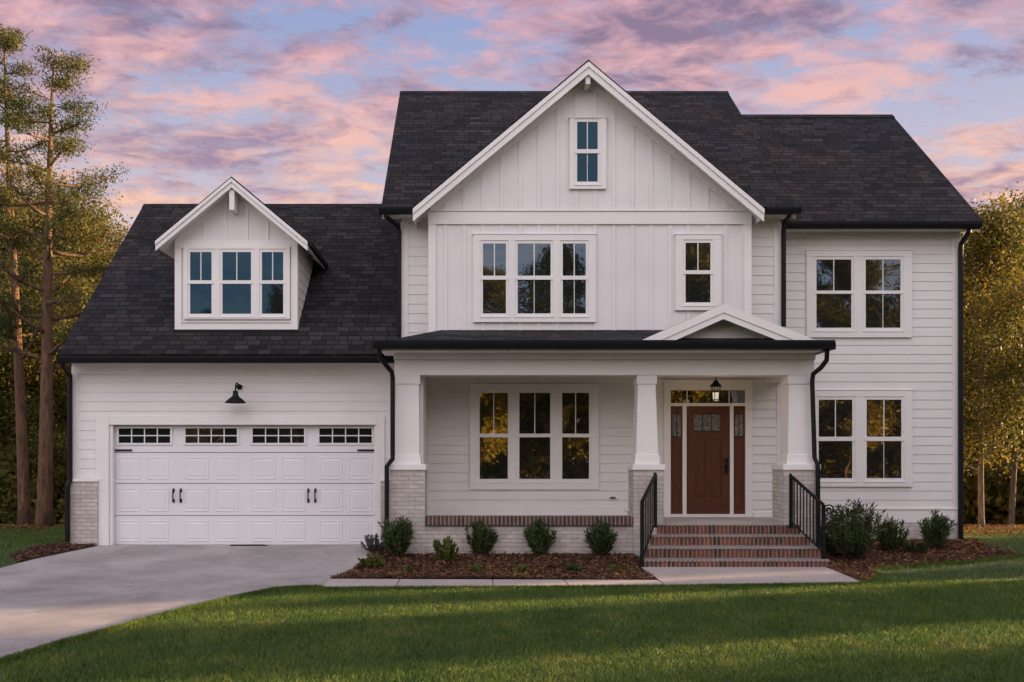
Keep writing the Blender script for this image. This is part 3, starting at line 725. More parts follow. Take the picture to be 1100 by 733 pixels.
# --- porch structure
DP = 15.6
mb = MB()
mb.box(-1.198, 5.83, 15.66, DW-.001, .30, FL)
hp(mb, 'porch_floor', M['walk'])
mb = MB()
mb.box(X(418.5, DP)+.01, 2.90, DP+.03, DP+.25, -.4, .42)
hp(mb, 'porch_brick_base', M['wbrick'])
mb = MB(); mb.box(X(457.5, DP), X(678, DP)+.02, DP-.02, DP+.22, .435, .435+.155)
hp(mb, 'brick_ledge', M['lbrick'], bevel=.006)
mb = MB(); mb.box(-.78, 2.95, DW-.03, DW+.002, FL, FL+.20); mb.box(4.85+.45, 5.75, DW-.03, DW+.002, FL, FL+.10); hp(mb, 'base_board', M['trim'], bevel=.004)
zcap0, zcap1 = Z(505, DP), Z(499, DP)
beamD = 15.68; zb = Z(403, beamD)
for a, b, (t0, t1), (m0, m1) in ((418.5, 456.5, (426, 450.8), (425.5, 450.5)), (680.5, 713, (685.5, 705), (683.5, 707)), (842, 880, (847.5, 871), (846.5, 872.5))):
    x0, x1 = X(a, DP), X(b, DP); w = x1-x0
    col = MB(); col.box(x0, x1, DP, DP+w, -.4, zcap0)
    col = hp(col, 'porch_column', M['wbrick'])
    c = MB(); c.box(x0-.02, x1+.02, DP-.022, DP+w+.022, zcap0, zcap1); c.build('cap_stone', M['trim'], col, bevel=.006)
    cx_ = (x0+x1)/2; cy_ = DP+w/2
    hb = (X(m1, DP+.08)-X(m0, DP+.08))/2; ht = (X(t1, DP+.08)-X(t0, DP+.08))/2*.97; yc = DP+.08+hb
    cxm = (X(m0, DP+.08)+X(m1, DP+.08))/2
    zs0, zs1 = zcap1, zb
    c = MB()
    R4 = lambda h, z: [(cxm-h, yc-h, z), (cxm+h, yc-h, z), (cxm+h, yc+h, z), (cxm-h, yc+h, z)]
    c.prism(R4(hb+.002, zs0+.15), R4(ht, zs1-.13)); c.prism(R4(hb+.03, zs0), R4(hb+.018, zs0+.165)); c.prism(R4(ht+.02, zs1-.15), R4(ht+.02, zs1-.001))
    c.build('shaft', M['trim'], col, bevel=.004)
# pilasters against the wall
mb = MB(); mb.box(-1.18, -.785, 15.95, DW-.002, FL+.001, 3.05); hp(mb, 'porch_side_wall', M['trim'])
# beam
mb = MB(); bx0, bx1 = X(423.8, beamD), X(875, beamD)
zsf = Z(380, beamD)
mb.box(bx0, bx1, beamD, beamD+.30, zb, Z(387, beamD)); mb.box(bx0-.012, bx1+.012, beamD-.018, beamD+.30, Z(386.6, beamD), zsf)
mb.box(bx0, bx0+.3, beamD+.301, DW-.01, zb, zsf); mb.box(bx1-.3, bx1, beamD+.301, DW-.01, zb, zsf)
hp(mb, 'porch_beam', M['trim'], bevel=.004)
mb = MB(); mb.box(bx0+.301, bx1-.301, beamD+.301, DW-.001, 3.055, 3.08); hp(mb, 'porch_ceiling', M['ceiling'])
mb = MB(); mb.box(-1.45, 5.78, 15.26, beamD+.01, zsf, zsf+.02); mb.box(-1.45, bx0, beamD+.011, DM, zsf, zsf+.02); mb.box(bx1, 5.78, beamD+.011, DW, zsf, zsf+.02); hp(mb, 'porch_soffit', M['trim'])
# porch roof (hipped ends)
py0, pz0 = 15.2, Z(367, 15.15); py1, pz1 = DB+.0, Z(354.6, DB); ps = (pz1-pz0)/(py1-py0)
pa, pb_ = X(403.5, 15.15)+.04, X(894, 15.15)-.04
mb = MB()
yb2 = 17.35; 
zt2 = pz0+ps*(yb2-py0)
run = py1-py0
mb.slab([(pa, py0, pz0), (pb_, py0, pz0), (pb_-run, py1, pz1), (pa+run, py1, pz1)], .04)
mb.slab([(pa, py0, pz0), (pa+run, py1, pz1), (pa+run, 17.0, pz1), (pa, 17.0, pz0)], .04)
mb.slab([(pb_, py0, pz0), (pb_, 17.35, pz0), (pb_-run, 17.35, pz1), (pb_-run, py1, pz1)], .04)
hp(mb, 'porch_roof', M['shingle'])
mb = MB(); mb.box(pa+.08, pb_-.08, 15.3, 16.58, zsf+.021, pz0-.03); mb.box(5.0, pb_-.08, 16.58, DW, zsf+.021, pz0-.03); hp(mb, 'porch_attic', M['trim'])
gutter(pa-.06, pb_+.06, 15.07, pz0+.015, h=.14)
mb = MB(); mb.box(pb_+.0, pb_+.12, 15.2, 17.3, pz0-.12, pz0); mb.box(pa-.12, pa, 15.2, 16.55, pz0-.12, pz0); hp(mb, 'gutter', M['black'])
# porch gable
pgY = 15.17; pc = X(777, pgY); pgz = Z(326.5, pgY); pe0 = X(682, pgY); pe1 = X(883.5, pgY); pez = Z(368.5, pgY)
roof('porch_gable_roof', [[(pe0, pgY, pez), (pc, pgY, pgz), (pc, DB, pgz), (pe0, DB, pez)], [(pc, pgY, pgz), (pe1, pgY, pez), (pe1, 16.59, pez), (pc, 16.59, pgz)]], .03)
slp = lambda x: (pgz-pez)/((pc-pe0) if x < pc else (pe1-pc))
for xe in (pe0, pe1):
    mb = MB(); P = lambda x, d: (x, pgz-slp(x)*abs(x-pc)-d)
    sg = 1 if xe < pc else -1
    w1, w2 = .035, .25
    mb.polyY([P(xe+sg*.0, w1-.03), P(pc, w1-.03), P(pc, w1+.11), (xe+sg*.34, P(xe+sg*.34, w1+.11)[1]), (xe+sg*.02, pez-.012)], pgY-.03, pgY+.02)
    x2 = xe+sg*(w2/slp(xe))
    mb.polyY([P(xe+sg*.27, w1+.085), P(pc, w1+.085), P(pc, w2), (x2, pez-.0)], pgY-.012, pgY+.02)
    hp(mb, 'porch_gable_rake', M['trim'])
    so = MB(); so.polyY([P(xe+sg*.25, w1+.10), P(pc, w1+.10), P(pc, w1+.12), P(xe+sg*.25, w1+.12)], pgY+.021, 15.6); hp(so, 'soffit', M['trim'])
mb = MB(); P = lambda x, d: (x, pgz-slp(x)*abs(x-pc)-d)
mb.polyY([(pe0+.5, pez-.02), (pe1-.5, pez-.02), P(pc, .1)], 15.5, 15.56); hp(mb, 'porch_gable_panel', M['batten'])
mb = MB()
for sg in (-1, 1): mb.polyY([P(pc+sg*1.05, .14), P(pc, .14), P(pc, .26), P(pc+sg*1.05, .26)], 15.475, 15.499)
hp(mb, 'porch_gable_trim', M['trim'])

# --- door unit
DO = DW
du = empty('entry'); du.parent = house
X_ = lambda p: X(p, DO); Z_ = lambda p: Z(p, DO); zs = FL+.001
mb = MB(); yf = DO-.045
mb.box(X_(712.8), X_(720), yf, DO+.001, zs, Z_(409.6)); mb.box(X_(800), X_(808), yf, DO+.001, zs, Z_(409.6)); mb.box(X_(720)+.0005, X_(800)-.0005, yf, DO+.001, Z_(419.5), Z_(409.6))
mb.box(X_(710.8), X_(810), yf-.02, DO, Z_(409.6), Z_(408.3))
mb.box(X_(720)+.0005, X_(800)-.0005, yf+.006, DO+.001, Z_(436.5), Z_(433.3))
mb.box(X_(732.8), X_(737), yf+.004, DO+.001, zs, Z_(436.5)-.0005); mb.box(X_(783.6), X_(787.4), yf+.004, DO+.001, zs, Z_(436.5)-.0005)
mb.box(X_(720)+.0005, X_(800)-.0005, yf-.02, DO+.001, zs, Z_(552.3))
mb.build('door_frame', M['trim'], du, bevel=.003)
mb = MB(); mb.box(X_(720), X_(800), DO-.012, DO-.006, Z_(433.5), Z_(419.3)); mb.build('transom_pane', M['glass'], du)
mb = MB(); 
for p in (738, 783): mb = MB(); mb.box(X_(p)-.007, X_(p)+.007, DO-.02, DO-.012, Z_(433.4), Z_(419.4)); mb.build('transom_bar', M['trim'], du)
def slab_door(a, b, glass_rect, panels, nm):
    x0, x1, z0, z1 = X_(a), X_(b), Z_(552.2), Z_(436.6)
    g0, g1, gt, gb = X_(glass_rect[0]), X_(glass_rect[1]), Z_(glass_rect[2]), Z_(glass_rect[3])
    m_ = MB(); yo = DO-.024
    m_.box(x0, g0, yo, DO, gb, gt); m_.box(g1, x1, yo, DO, gb, gt); m_.box(x0, x1, yo, DO, gt, z1)
    # rails and stiles round sunk panels
    zl = gb
    if panels:
        pt, pbm = Z_(panels[0][2]), Z_(panels[0][3])
        m_.box(x0, x1, yo, DO, pt, zl); m_.box(x0, x1, yo, DO, z0, pbm)
        ed = [x0] + sum([[X_(p[0]), X_(p[1])] for p in panels], []) + [x1]
        for i in range(0, len(ed), 2): m_.box(ed[i], ed[i+1], yo, DO, pbm, pt)
        for p in panels:
            m_.box(X_(p[0]), X_(p[1]), DO-.012, DO, pbm, pt)
            m_.prism([(X_(p[0])+.02, DO-.012, pbm+.02), (X_(p[1])-.02, DO-.012, pbm+.02), (X_(p[1])-.02, DO-.012, pt-.02), (X_(p[0])+.02, DO-.012, pt-.02)],
                     [(X_(p[0])+.035, DO-.019, pbm+.035), (X_(p[1])-.035, DO-.019, pbm+.035), (X_(p[1])-.035, DO-.019, pt-.035), (X_(p[0])+.035, DO-.019, pt-.035)])
    # dentil shelf and glass bead
    m_.box(g0-.012, g1+.012, yo-.012, yo, gb-.03, gb-.004)
    o = m_.build(nm, M['wood'], du, bevel=.002)
    q = MB(); q.box(g0, g1, DO-.014, DO-.008, gb, gt); q.build('leaded_pane', M['lead'], du)
    q = MB(); n = 3 if (b-a) > 30 else 2
    for k in range(1, n): c = g0+(g1-g0)*k/n; q.box(c-.006, c+.006, DO-.02, DO-.014, gb, gt)
    q.box(g0, g1, DO-.02, DO-.0141, gt-.012, gt); q.box(g0, g1, DO-.02, DO-.0141, gb, gb+.012)
    q.build('came', M['iron'], du)
    return o
slab_door(737.3, 783.4, (745, 773, 444.5, 463.5), [(746.6, 758, 471, 534.8), (763.3, 774.8, 471, 534.8)], 'front_door')
slab_door(720.4, 732.6, (722, 731.5, 444.5, 469.5), [(722.5, 731, 474, 546)], 'sidelight')
slab_door(787.6, 799.6, (789.2, 797.8, 444.5, 469.5), [(789.5, 798, 474, 546)], 'sidelight')
hx = X_(779.8)
mb = MB(); mb.box(hx-.028, hx+.028, DO-.042, DO-.0245, Z_(509), Z_(499)); mb.box(hx-.032, hx+.032, DO-.048, DO-.0245, Z_(497), Z_(492.5))
mb.tube([(hx, DO-.04, Z_(501)), (hx, DO-.085, Z_(501)), (hx-.07, DO-.09, Z_(501.5))], .011, 8)
mb.build('door_handle', M['iron'], du, bevel=.003)

# --- vent and outlet on the porch wall
mb = MB(); c = (X(658, DW), Z(535, DW))
ringp = [(c[0]+.10*math.cos(a), c[1]+.045*math.sin(a)) for a in [i*math.pi/10 for i in range(20)]]
mb.polyY(ringp, DW-.035, DW-.001); r2 = [(c[0]+.065*math.cos(a), c[1]+.026*math.sin(a)) for a in [i*math.pi/10 for i in range(20)]]
hp(mb, 'wall_vent', M['trim'], bevel=.004)
mb = MB(); mb.polyY(r2, DW-.045, DW-.0355); hp(mb, 'vent_hole', flat('grey_plastic', (.12, .12, .13), .5))
mb = MB(); mb.box(X(671, DW), X(676, DW), DW-.055, DW-.031, Z(549, DW), Z(543.5, DW)); hp(mb, 'outlet_cover', M['trim'], bevel=.004)

# --- downspouts
def downspout(pts, r=.04, label=None):
    mb = MB(); mb.tube(pts, r, 8)
    return hp(mb, 'downspout', M['black'], smooth=False, label=label)
def dp(l, D): return [(X(a, d), d, Z(b, d)) for a, b, d in [(q[0], q[1], q[2] if len(q) > 2 else D) for q in l]]
downspout(dp([(67.5, 386, 16.12), (67.5, 393, 16.15), (75, 403, 16.5), (75, 410, 16.5), (75.2, 516, 16.5), (72.5, 522, 16.46), (72.5, 582, 16.46)], 16.5), .045, 'black downspout at the garage corner')
downspout(dp([(407.5, 375, 15.17), (407.5, 384, 15.2), (421, 400, 15.5), (421.8, 408, 15.54), (421.8, 488, 15.54), (421.8, 493, 15.54), (415.5, 501, 15.52), (415.5, 580, 15.52)], 15.5), .04, 'black downspout beside the left porch column')
downspout(dp([(888.5, 376, 15.17), (888, 387, 15.25), (882, 395, 15.4), (873.5, 402, 15.58), (872.5, 410, 15.6), (875, 492, 15.57), (878.5, 500, 15.53), (879, 590, 15.53)], 15.5), .04, 'black downspout beside the right porch column')
downspout(dp([(414, 227, 16.14), (414, 232, 16.14), (427.5, 243, 16.5), (428.8, 249, 16.53), (428.8, 360, 16.53)], 16.5), .04, 'black downspout at the left of the upper wall')
downspout(dp([(850, 226, 16.14), (849, 231, 16.2), (842.5, 240, 16.5), (841.8, 248, 16.52), (841.8, 351, 16.52)], 16.5), .042, 'black downspout right of the front gable')
downspout(dp([(1041, 243, 17.0), (1041, 249, 17.02), (1032.5, 262, 17.3), (1032, 268, 17.32), (1032, 585, 17.32)], 17.3), .045, 'black downspout at the right corner of the house')

# ------------------------------------------------------------------ steps, rails, lamps
st = empty('front_steps', (4.2, 15.1, -.2)); off = Vector(st.location)
tag(st, 'brick front steps rising from the walk to the porch', 'steps')
fr = [14.66, 14.97, 15.28, 15.585]; lx = [2.76, 2.89, 3.03, 3.15]; rx = [5.67, 5.66, 5.59, 5.55]
for i in range(4):
    zt = -.2+.165*(i+1); yb_ = 15.66 if i < 3 else 15.659
    mb = MB(); mb.box(lx[i]-off.x, rx[i]-off.x, fr[i]-off.y, (fr[i+1] if i < 3 else 15.659)-off.y, -.3-off.z, zt-.03-off.z)
    mb.build('riser', M['rbrick'], st)
    mb = MB(); mb.box(lx[i]-.008-off.x, rx[i]+.008-off.x, fr[i]-.012-off.y, (fr[i+1] if i < 3 else 15.659)-.001-off.y, zt-.03-off.z, zt-off.z)
    mb.build('tread', M['tread'], st, bevel=.006)

def railing(up, lo, label, nb, volute):
    """up/lo: (x,y,zfoot,ztop) of the end posts"""
    rl = empty('handrail', (up[0], up[1], up[2])); o = Vector(rl.location)
    tag(rl, label, 'handrail', 'iron handrails beside the front steps')
    V3 = lambda x, y, z: Vector((x, y, z))-o
    u = Vector(up[:2]); l = Vector(lo[:2])
    for q, nm in ((up, 0), (lo, 1)):
        mb = MB(); mb.box(q[0]-.025-o.x, q[0]+.025-o.x, q[1]-.025-o.y, q[1]+.025-o.y, q[2]-o.z, q[3]-o.z)
        mb.box(q[0]-.045-o.x, q[0]+.045-o.x, q[1]-.045-o.y, q[1]+.045-o.y, q[2]-o.z, q[2]+.012-o.z)
        mb.build('post', M['iron'], rl)
    mb = MB(); A = V3(up[0], up[1], up[3]+.01); B = V3(lo[0], lo[1], lo[3]+.01)
    mb.tube([A+Vector((0, .03, .02)), A, B], .028, 8); mb.build('top_rail', M['iron'], rl)
    zf = lambda t: (up[2]+.11)*(1-t)+(lo[2]+.12)*t
    mb = MB(); mb.tube([V3(up[0], up[1], zf(0)), V3(lo[0], lo[1], zf(1))], .014, 6); mb.build('bottom_rail', M['iron'], rl)
    for k in range(1, nb+1):
        t = k/(nb+1); p = u.lerp(l, t); zt = up[3]*(1-t)+lo[3]*t
        mb = MB(); mb.tube([V3(p.x, p.y, zf(t)), V3(p.x, p.y, zt)], .0115, 6); mb.build('baluster', M['iron'], rl)
    if volute:
        mb = MB(); c = V3(lo[0]+.07, lo[1]-.04, lo[3]-.07); pts = []
        for i in range(22):
            a = math.pi*.75-i*.42; r = .085*(1-i/26); pts.append(c+Vector((r*math.cos(a), -.02, r*math.sin(a))))
        mb.tube([B]+pts, .013, 6); mb.build('scroll', M['iron'], rl)
railing((3.10, 15.50, .46-.05, Z(511, 15.5)), (2.72, 14.66, -.17, Z(540, 14.66)), 'black iron handrail on the left side of the brick steps', 7, False)
railing((X(849.7, 15.5), 15.50, .40, Z(512, 15.5)), (X(884.5, 14.78), 14.78, -.05, Z(543, 14.78)), 'black iron handrail with scrolled end on the right side of the steps', 9, True)

# barn lamp above garage door
LP = empty('barn_light', (X(257.5, DG), DG-.02, Z(416, DG))); tag(LP, 'black gooseneck barn lamp on the wall above the garage door', 'lamp')
mb = MB(); mb.tube([(0, .02, 0), (0, -.025, 0)], .05, 16); mb.build('wall_plate', M['black'], LP)
mb = MB(); mb.tube([(0, -.02, 0), (0, -.10, .045), (0, -.19, .055), (0, -.26, .02), (0, -.28, -.05), (0, -.28, -.10)], .014, 10); mb.build('arm', M['black'], LP, smooth=True)
mb = MB(); mb.lathe((0, -.28, -.30), [(.185, 0), (.18, .012), (.12, .07), (.055, .12), (.045, .16), (.045, .21), (.0, .215)], 24); mb.lathe((0, -.28, -.298), [(.183, 0), (.11, .06), (.04, .11), (0, .11)], 24); mb.build('lamp_shade', M['black'], LP, smooth=True)

# hanging lantern
ly = 16.3; LT = empty('lantern', (X(769, ly), ly, 3.05)); tag(LT, 'small lit black lantern hanging above the front door', 'lantern')
zt = Z(404, ly)-3.05; z1 = Z(413.5, ly)-3.05; z2 = Z(430, ly)-3.05
mb = MB(); mb.tube([(0, 0, 0), (0, 0, z1+.1)], .008, 6); mb.lathe((0, 0, -.03), [(.05, .03), (.05, 0), (0, 0)], 12); mb.build('stem', M['iron'], LT)
mb = MB(); mb.lathe((0, 0, z1-.03), [(.115, 0), (.10, .02), (.06, .055), (.04, .09), (.02, .11), (0, .13)], 6); mb.lathe((0, 0, z1-.03), [(.115, 0), (0, 0.0)], 6); mb.build('roof_cap', M['iron'], LT)
mb = MB()
for k in range(6):
    a = 2*math.pi*k/6; mb.tube([(.09*math.cos(a), .09*math.sin(a), z1-.03), (.065*math.cos(a), .065*math.sin(a), z2)], .006, 5)
mb.lathe((0, 0, z2-.015), [(0, 0), (.05, 0), (.072, .01), (.07, .025), (0, .025)], 6); mb.build('cage', M['iron'], LT)
mb = MB(); mb.lathe((0, 0, z2+.012), [(0, 0), (.05, 0), (.058, .12), (0, .12)], 12); mb.build('lamp_glass', M['lampglow'], LT, smooth=True)
ld = bpy.data.lights.new('lantern_bulb', 'POINT'); lo_ = bpy.data.objects.new('lantern_bulb', ld); COL.objects.link(lo_); lo_.parent = LT
ld.energy = 1.3; ld.color = (1.0, .72, .42); ld.shadow_soft_size = .07; lo_.location = (0, -.02, z2-.10)

# dark strip lying at the foot of the garage door
mb = MB(); mb.box(-.30, .30, -.035, .035, 0, .022); mb.box(-.10, .36, -.06, -.02, 0, .018)
ms = mb.build('rubber_strip', M['rubber'], bevel=.006); ms.location = (X(266, 16.5), 16.5, .009); ms.rotation_euler.z = R(2)
tag(ms, 'dark rubber strip lying on the driveway against the garage door', 'strip')

# ------------------------------------------------------------------ vegetation
def pip(poly, x, y):
    inside = np.zeros(len(x), bool); n = len(poly); j = n-1
    for i in range(n):
        xi, yi = poly[i]; xj, yj = poly[j]
        c = ((yi > y) != (yj > y)) & (x < (xj-xi)*(y-yi)/((yj-yi) or 1e-9)+xi)
        inside ^= c; j = i
    return inside
gv = lambda y: np.interp(y, [-200, 14.5, 16.3, 21, 42, 600], [-.2, -.2, 0, 0, -2.2, -2.2])
WALK = [(x0w-.25, 12.55), (2.7, 12.75), (p2[0]+.02, 13.0), (5.75, 14.7), (2.7, 14.75), (2.7, 13.36), (x0w, 13.45)]
rng = np.random.default_rng(7)
def blades(name, x, y, h0, h1, w, m, lean=.5):
    n = len(x); h = rng.uniform(h0, h1, n); a = rng.uniform(0, 2*np.pi, n); la = rng.uniform(0, 2*np.pi, n); ll = rng.uniform(.1, lean, n)*h
    z = gv(y); ww = w*rng.uniform(.6, 1.3, n)
    dx, dy = np.cos(a)*ww, np.sin(a)*ww
    V = np.empty((n, 5, 3))
    V[:, 0] = np.c_[x-dx, y-dy, z]; V[:, 1] = np.c_[x+dx, y+dy, z]
    mx, my = x+np.cos(la)*ll*.35, y+np.sin(la)*ll*.35
    V[:, 2] = np.c_[mx+dx*.7, my+dy*.7, z+h*.6]; V[:, 4] = np.c_[mx-dx*.7, my-dy*.7, z+h*.6]
    V[:, 3] = np.c_[x+np.cos(la)*ll, y+np.sin(la)*ll, z+h]
    F = np.arange(n*5).reshape(n, 5)
    o = npmesh(name, V.reshape(-1, 3), F, m); return o
def lawn_pts(n, xa, xb, ya, yb, power=1.0):
    x = rng.uniform(xa, xb, n); y = ya+(yb-ya)*rng.uniform(0, 1, n)**power
    k = ~(pip(driveway, x, y) | pip(WALK, x, y) | pip(MULCH, x, y) | pip(RM, x, y) | pip(LM, x, y))
    k &= ~((x > -7.2) & (x < 9.2) & (y > 15.6))
    return x[k], y[k]
A = lawn_pts(420000, -7.5, 10.0, 6.2, 13.4, 1.25)
B = lawn_pts(60000, 5.5, 16, 13.0, 20.5); C = lawn_pts(70000, -14, -6, 15, 21)
xx = np.concatenate([A[0], B[0], C[0]]); yy_ = np.concatenate([A[1], B[1], C[1]])
gr_ = blades('grass', xx, yy_, .018, .058, .0030, M['grass'], .9); tag(gr_, kind='stuff'); gr_['label'] = 'short mown green lawn grass'
# shaggy edge along the drive, walk and beds
def edge_pts(path, n, wd):
    path = np.array(path); seg = np.linalg.norm(np.diff(path, axis=0), axis=1); cum = np.r_[0, np.cumsum(seg)]
    t = rng.uniform(0, cum[-1], n); x = np.interp(t, cum, path[:, 0]); y = np.interp(t, cum, path[:, 1])
    return x+rng.normal(0, wd, n), y+rng.normal(0, wd, n)
e1 = edge_pts(drive_edge[1:], 16000, .022); e2 = edge_pts([(x0w, 12.52), (2.7, 12.72), (p2[0], 12.98)], 12000, .018); e3 = edge_pts(RM[6:14], 8000, .03)
eg = blades('grass_edge', np.concatenate([e1[0], e2[0], e3[0]]), np.concatenate([e1[1]-.02, e2[1]-.02, e3[1]]), .03, .065, .003, M['grass'], .9); tag(eg, 'longer grass fringing the drive and walk', kind='stuff')

def chips(name, polys, dens, m, s0, s1, zoff=.022):
    VV = []; 
    for P_ in polys:
        P_ = np.array(P_); a, b = P_.min(0), P_.max(0); n = int(dens*(b[0]-a[0])*(b[1]-a[1]))
        x = rng.uniform(a[0], b[0], n); y = rng.uniform(a[1], b[1], n); k = pip([tuple(p) for p in P_], x, y); x, y = x[k], y[k]; n = len(x)
        z = gv(y)+zoff+rng.uniform(0, .03, n)
        u = rng.normal(size=(n, 3)); u[:, 2] *= .35; u /= np.linalg.norm(u, axis=1)[:, None]
        w = np.cross(u, np.c_[rng.normal(0, .4, (n, 2)), np.ones(n)]); w /= np.linalg.norm(w, axis=1)[:, None]
        L = rng.uniform(s0, s1, n)[:, None]; Wd = L*rng.uniform(.2, .6, n)[:, None]; c = np.c_[x, y, z]
        VV.append(np.stack([c-u*L-w*Wd*.6, c+u*L*.8-w*Wd, c+u*L+w*Wd*.5, c-u*L*.9+w*Wd], 1).reshape(-1, 3))
    V = np.concatenate(VV); return npmesh(name, V, np.arange(len(V)).reshape(-1, 4), m)
tag(chips('mulch_chips', [MULCH, RM, LM], 3200, M['chips'], .008, .028), 'red brown bark mulch in the beds', kind='stuff')
FLP = [(-16, 19.5), (-9, 19.8), (-9, 24), (-18, 24)]; FLR = [(9.6, 18.3), (15, 19), (15, 22), (9.6, 21.5)]
tag(chips('fallen_leaves', [FLP, FLR, MULCH, RM, [(5.9, 15.7), (9.3, 15.7), (9.3, 17.3), (5.9, 17.3)]], 170, M['dleaf'], .02, .05, .03), 'scattered brown fallen leaves', kind='stuff')

def leafcloud(cent, n_each, rad, size, asp, rg, flat_z=0.8, droop=0.0):
    cent = np.asarray(cent, float); k = len(cent)
    c = np.repeat(cent, n_each, 0)+rg.normal(size=(k*n_each, 3))*np.array([rad, rad, rad*flat_z])
    n = len(c); u = rg.normal(size=(n, 3)); u[:, 2] -= droop; u /= np.linalg.norm(u, axis=1)[:, None]
    w = np.cross(u, rg.normal(size=(n, 3))); w /= np.linalg.norm(w, axis=1)[:, None]
    L = size*rg.uniform(.6, 1.3, n)[:, None]; Wd = L*asp
    return np.stack([c-u*L, c+w*Wd, c+u*L, c-w*Wd], 1).reshape(-1, 3)

def tree(name, kind, h, r0, seed, crown0=.35, spread=2.6, nlimb=26, leaf='needle', bk='pbark', lean=(0, 0), nleaf=42, lsize=.07, dens=1.0, bend=.25, taper=.2):
    """returns an empty at the tree's base with trunk and crown children"""
    rd = random.Random(seed); rg = np.random.default_rng(seed)
    root = empty(name); tr = MB(); cents = []
    K = 14; pts = []; rad = []
    ph = rd.uniform(0, 6)
    for i in range(K+1):
        t = i/K; pts.append(Vector((lean[0]*t+bend*math.sin(t*4+ph)*t*.6, lean[1]*t+bend*math.cos(t*3.3+ph)*t*.5, h*t*.985-.25*(1-t)))); rad.append(r0*(1-t)**.75*(1-taper)+r0*taper*(1-t)+.012 + (r0*.35*max(0, 1-t*14)))
    tr.tube(pts, rad, 10)
    def at(t):
        f = t*K; i = min(int(f), K-1); return pts[i].lerp(pts[i+1], f-i), rad[i]*(1-(f-i))+rad[i+1]*(f-i)
    for j in range(nlimb):
        t = crown0+(1-crown0)*((j+rd.random())/nlimb)
        p, rr = at(min(t, .985)); a = rd.uniform(0, 2*math.pi) if kind != 'pine' else j*2.4+rd.uniform(-.4, .4)
        if kind == 'pine': ln = spread*(1-((t-crown0)/(1-crown0))**1.6*.75)*rd.uniform(.5, 1.1); up = rd.uniform(-.12, .35)+.5*max(0, t-.75)
        else: tt = (t-crown0)/(1-crown0); ln = spread*(.45+.75*math.sin(math.pi*min(1, .12+tt*.85)))*rd.uniform(.6, 1.05); up = rd.uniform(.35, .95)
        d = Vector((math.cos(a), math.sin(a), up)).normalized(); q = [p]; rr = min(rr*.45, .015+ln*.018); nseg = 6
        dd = d.copy()
        for s_ in range(nseg):
            dd = (dd+Vector((rd.uniform(-.28, .28), rd.uniform(-.28, .28), rd.uniform(-.12, .26)))).normalized(); q.append(q[-1]+dd*ln/nseg)
        tr.tube(q, [rr*(1-.85*i/nseg)+.004 for i in range(nseg+1)], 6)
        for s_ in range(2, nseg+1):
            for _ in range(rd.choice((2, 3)) if s_ < nseg else 3):
                if rd.random() > dens: continue
                dv = (dd+Vector((rd.uniform(-1, 1), rd.uniform(-1, 1), rd.uniform(-.4, .8)))*1.1).normalized(); l2 = ln*rd.uniform(.12, .32)
                e = q[s_]+dv*l2
                tr.tube([q[s_], (q[s_]+e)/2+Vector((0, 0, l2*.08)), e], [rr*.35+.003, rr*.2+.003, .003], 4)
                cents.append(e)
                if rd.random() < .6: cents.append(q[s_].lerp(e, .55))
    o = tr.build('trunk', M[bk], root, smooth=True)
    crad = .17 if kind == 'pine' else .34
    V = leafcloud([tuple(c) for c in cents], nleaf, crad*(lsize/.07)**.3, lsize, .28 if kind == 'pine' else .5, rg, .55 if kind == 'pine' else .8)
    npmesh('crown', V, np.arange(len(V)).reshape(-1, 4), M[leaf], root)
    return root
def copy_tree(o, loc, rz=0, sc=1.0, label=None, group=None, name=None):
    c = o.copy(); COL.objects.link(c); c.location = loc; c.rotation_euler = (0, 0, rz); c.scale = (sc, sc, sc)
    for ch in o.children: d = ch.copy(); COL.objects.link(d); d.parent = c
    if label: c['label'] = label
    if group: c['group'] = group
    return c
def put(o, x, y, label, cat='tree', group=None, rz=0, sc=1):
    o.location = (x, y, g(y)); o.rotation_euler.z = rz; o.scale = (sc, sc, sc); return tag(o, label, cat, group)

# the two tall pines left of the garage
t1 = tree('pine_tree', 'pine', 12.1, .13, 3, .34, 1.7, 34, 'needle', 'pbark', (-.45, 0), 60, .040, .68, .12)
put(t1, X(27, 22.2), 22.2, 'tall thin dark pine, leftmost of the two big pines left of the garage', group='tall pines left of the garage')
t2 = tree('pine_tree', 'pine', 10.8, .17, 11, .34, 2.3, 35, 'needle', 'pbark', (.25, 0), 60, .042, .68, .14)
put(t2, X(47, 21.0), 21.0, 'thick tall pine with orange lit bark nearest the garage corner', group='tall pines left of the garage', rz=1.0)
# woods behind on the left
o1 = tree('woodland_tree', 'leafy', 9.0, .10, 21, .18, 2.3, 30, 'olive', 'pbark', (.2, 0), 60, .052, .8, .3)
put(o1, X(92, 27), 27, 'olive green tree behind the garage roof edge', group='woodland trees on the left')
o2 = tree('woodland_tree', 'leafy', 7.0, .07, 22, .14, 2.0, 28, 'olive', 'pbark', (0, 0), 54, .055, .85, .3)
put(o2, X(58, 29), 29, 'smaller olive tree between the two tall pines and the garage', group='woodland trees on the left')
o3 = tree('woodland_tree', 'leafy', 9.5, .11, 23, .12, 2.4, 32, 'gold', 'lbark', (.3, 0), 60, .055, .85, .3)
def lefts(specs):
    for src, px, D, sc, rz, lab in specs: copy_tree(src, (X(px, D), D, g(D)), rz, sc, lab, 'woodland trees on the left')
put(o3, X(8, 33), 33, 'golden leaved tree at the left edge behind the tall pines', group='woodland trees on the left')
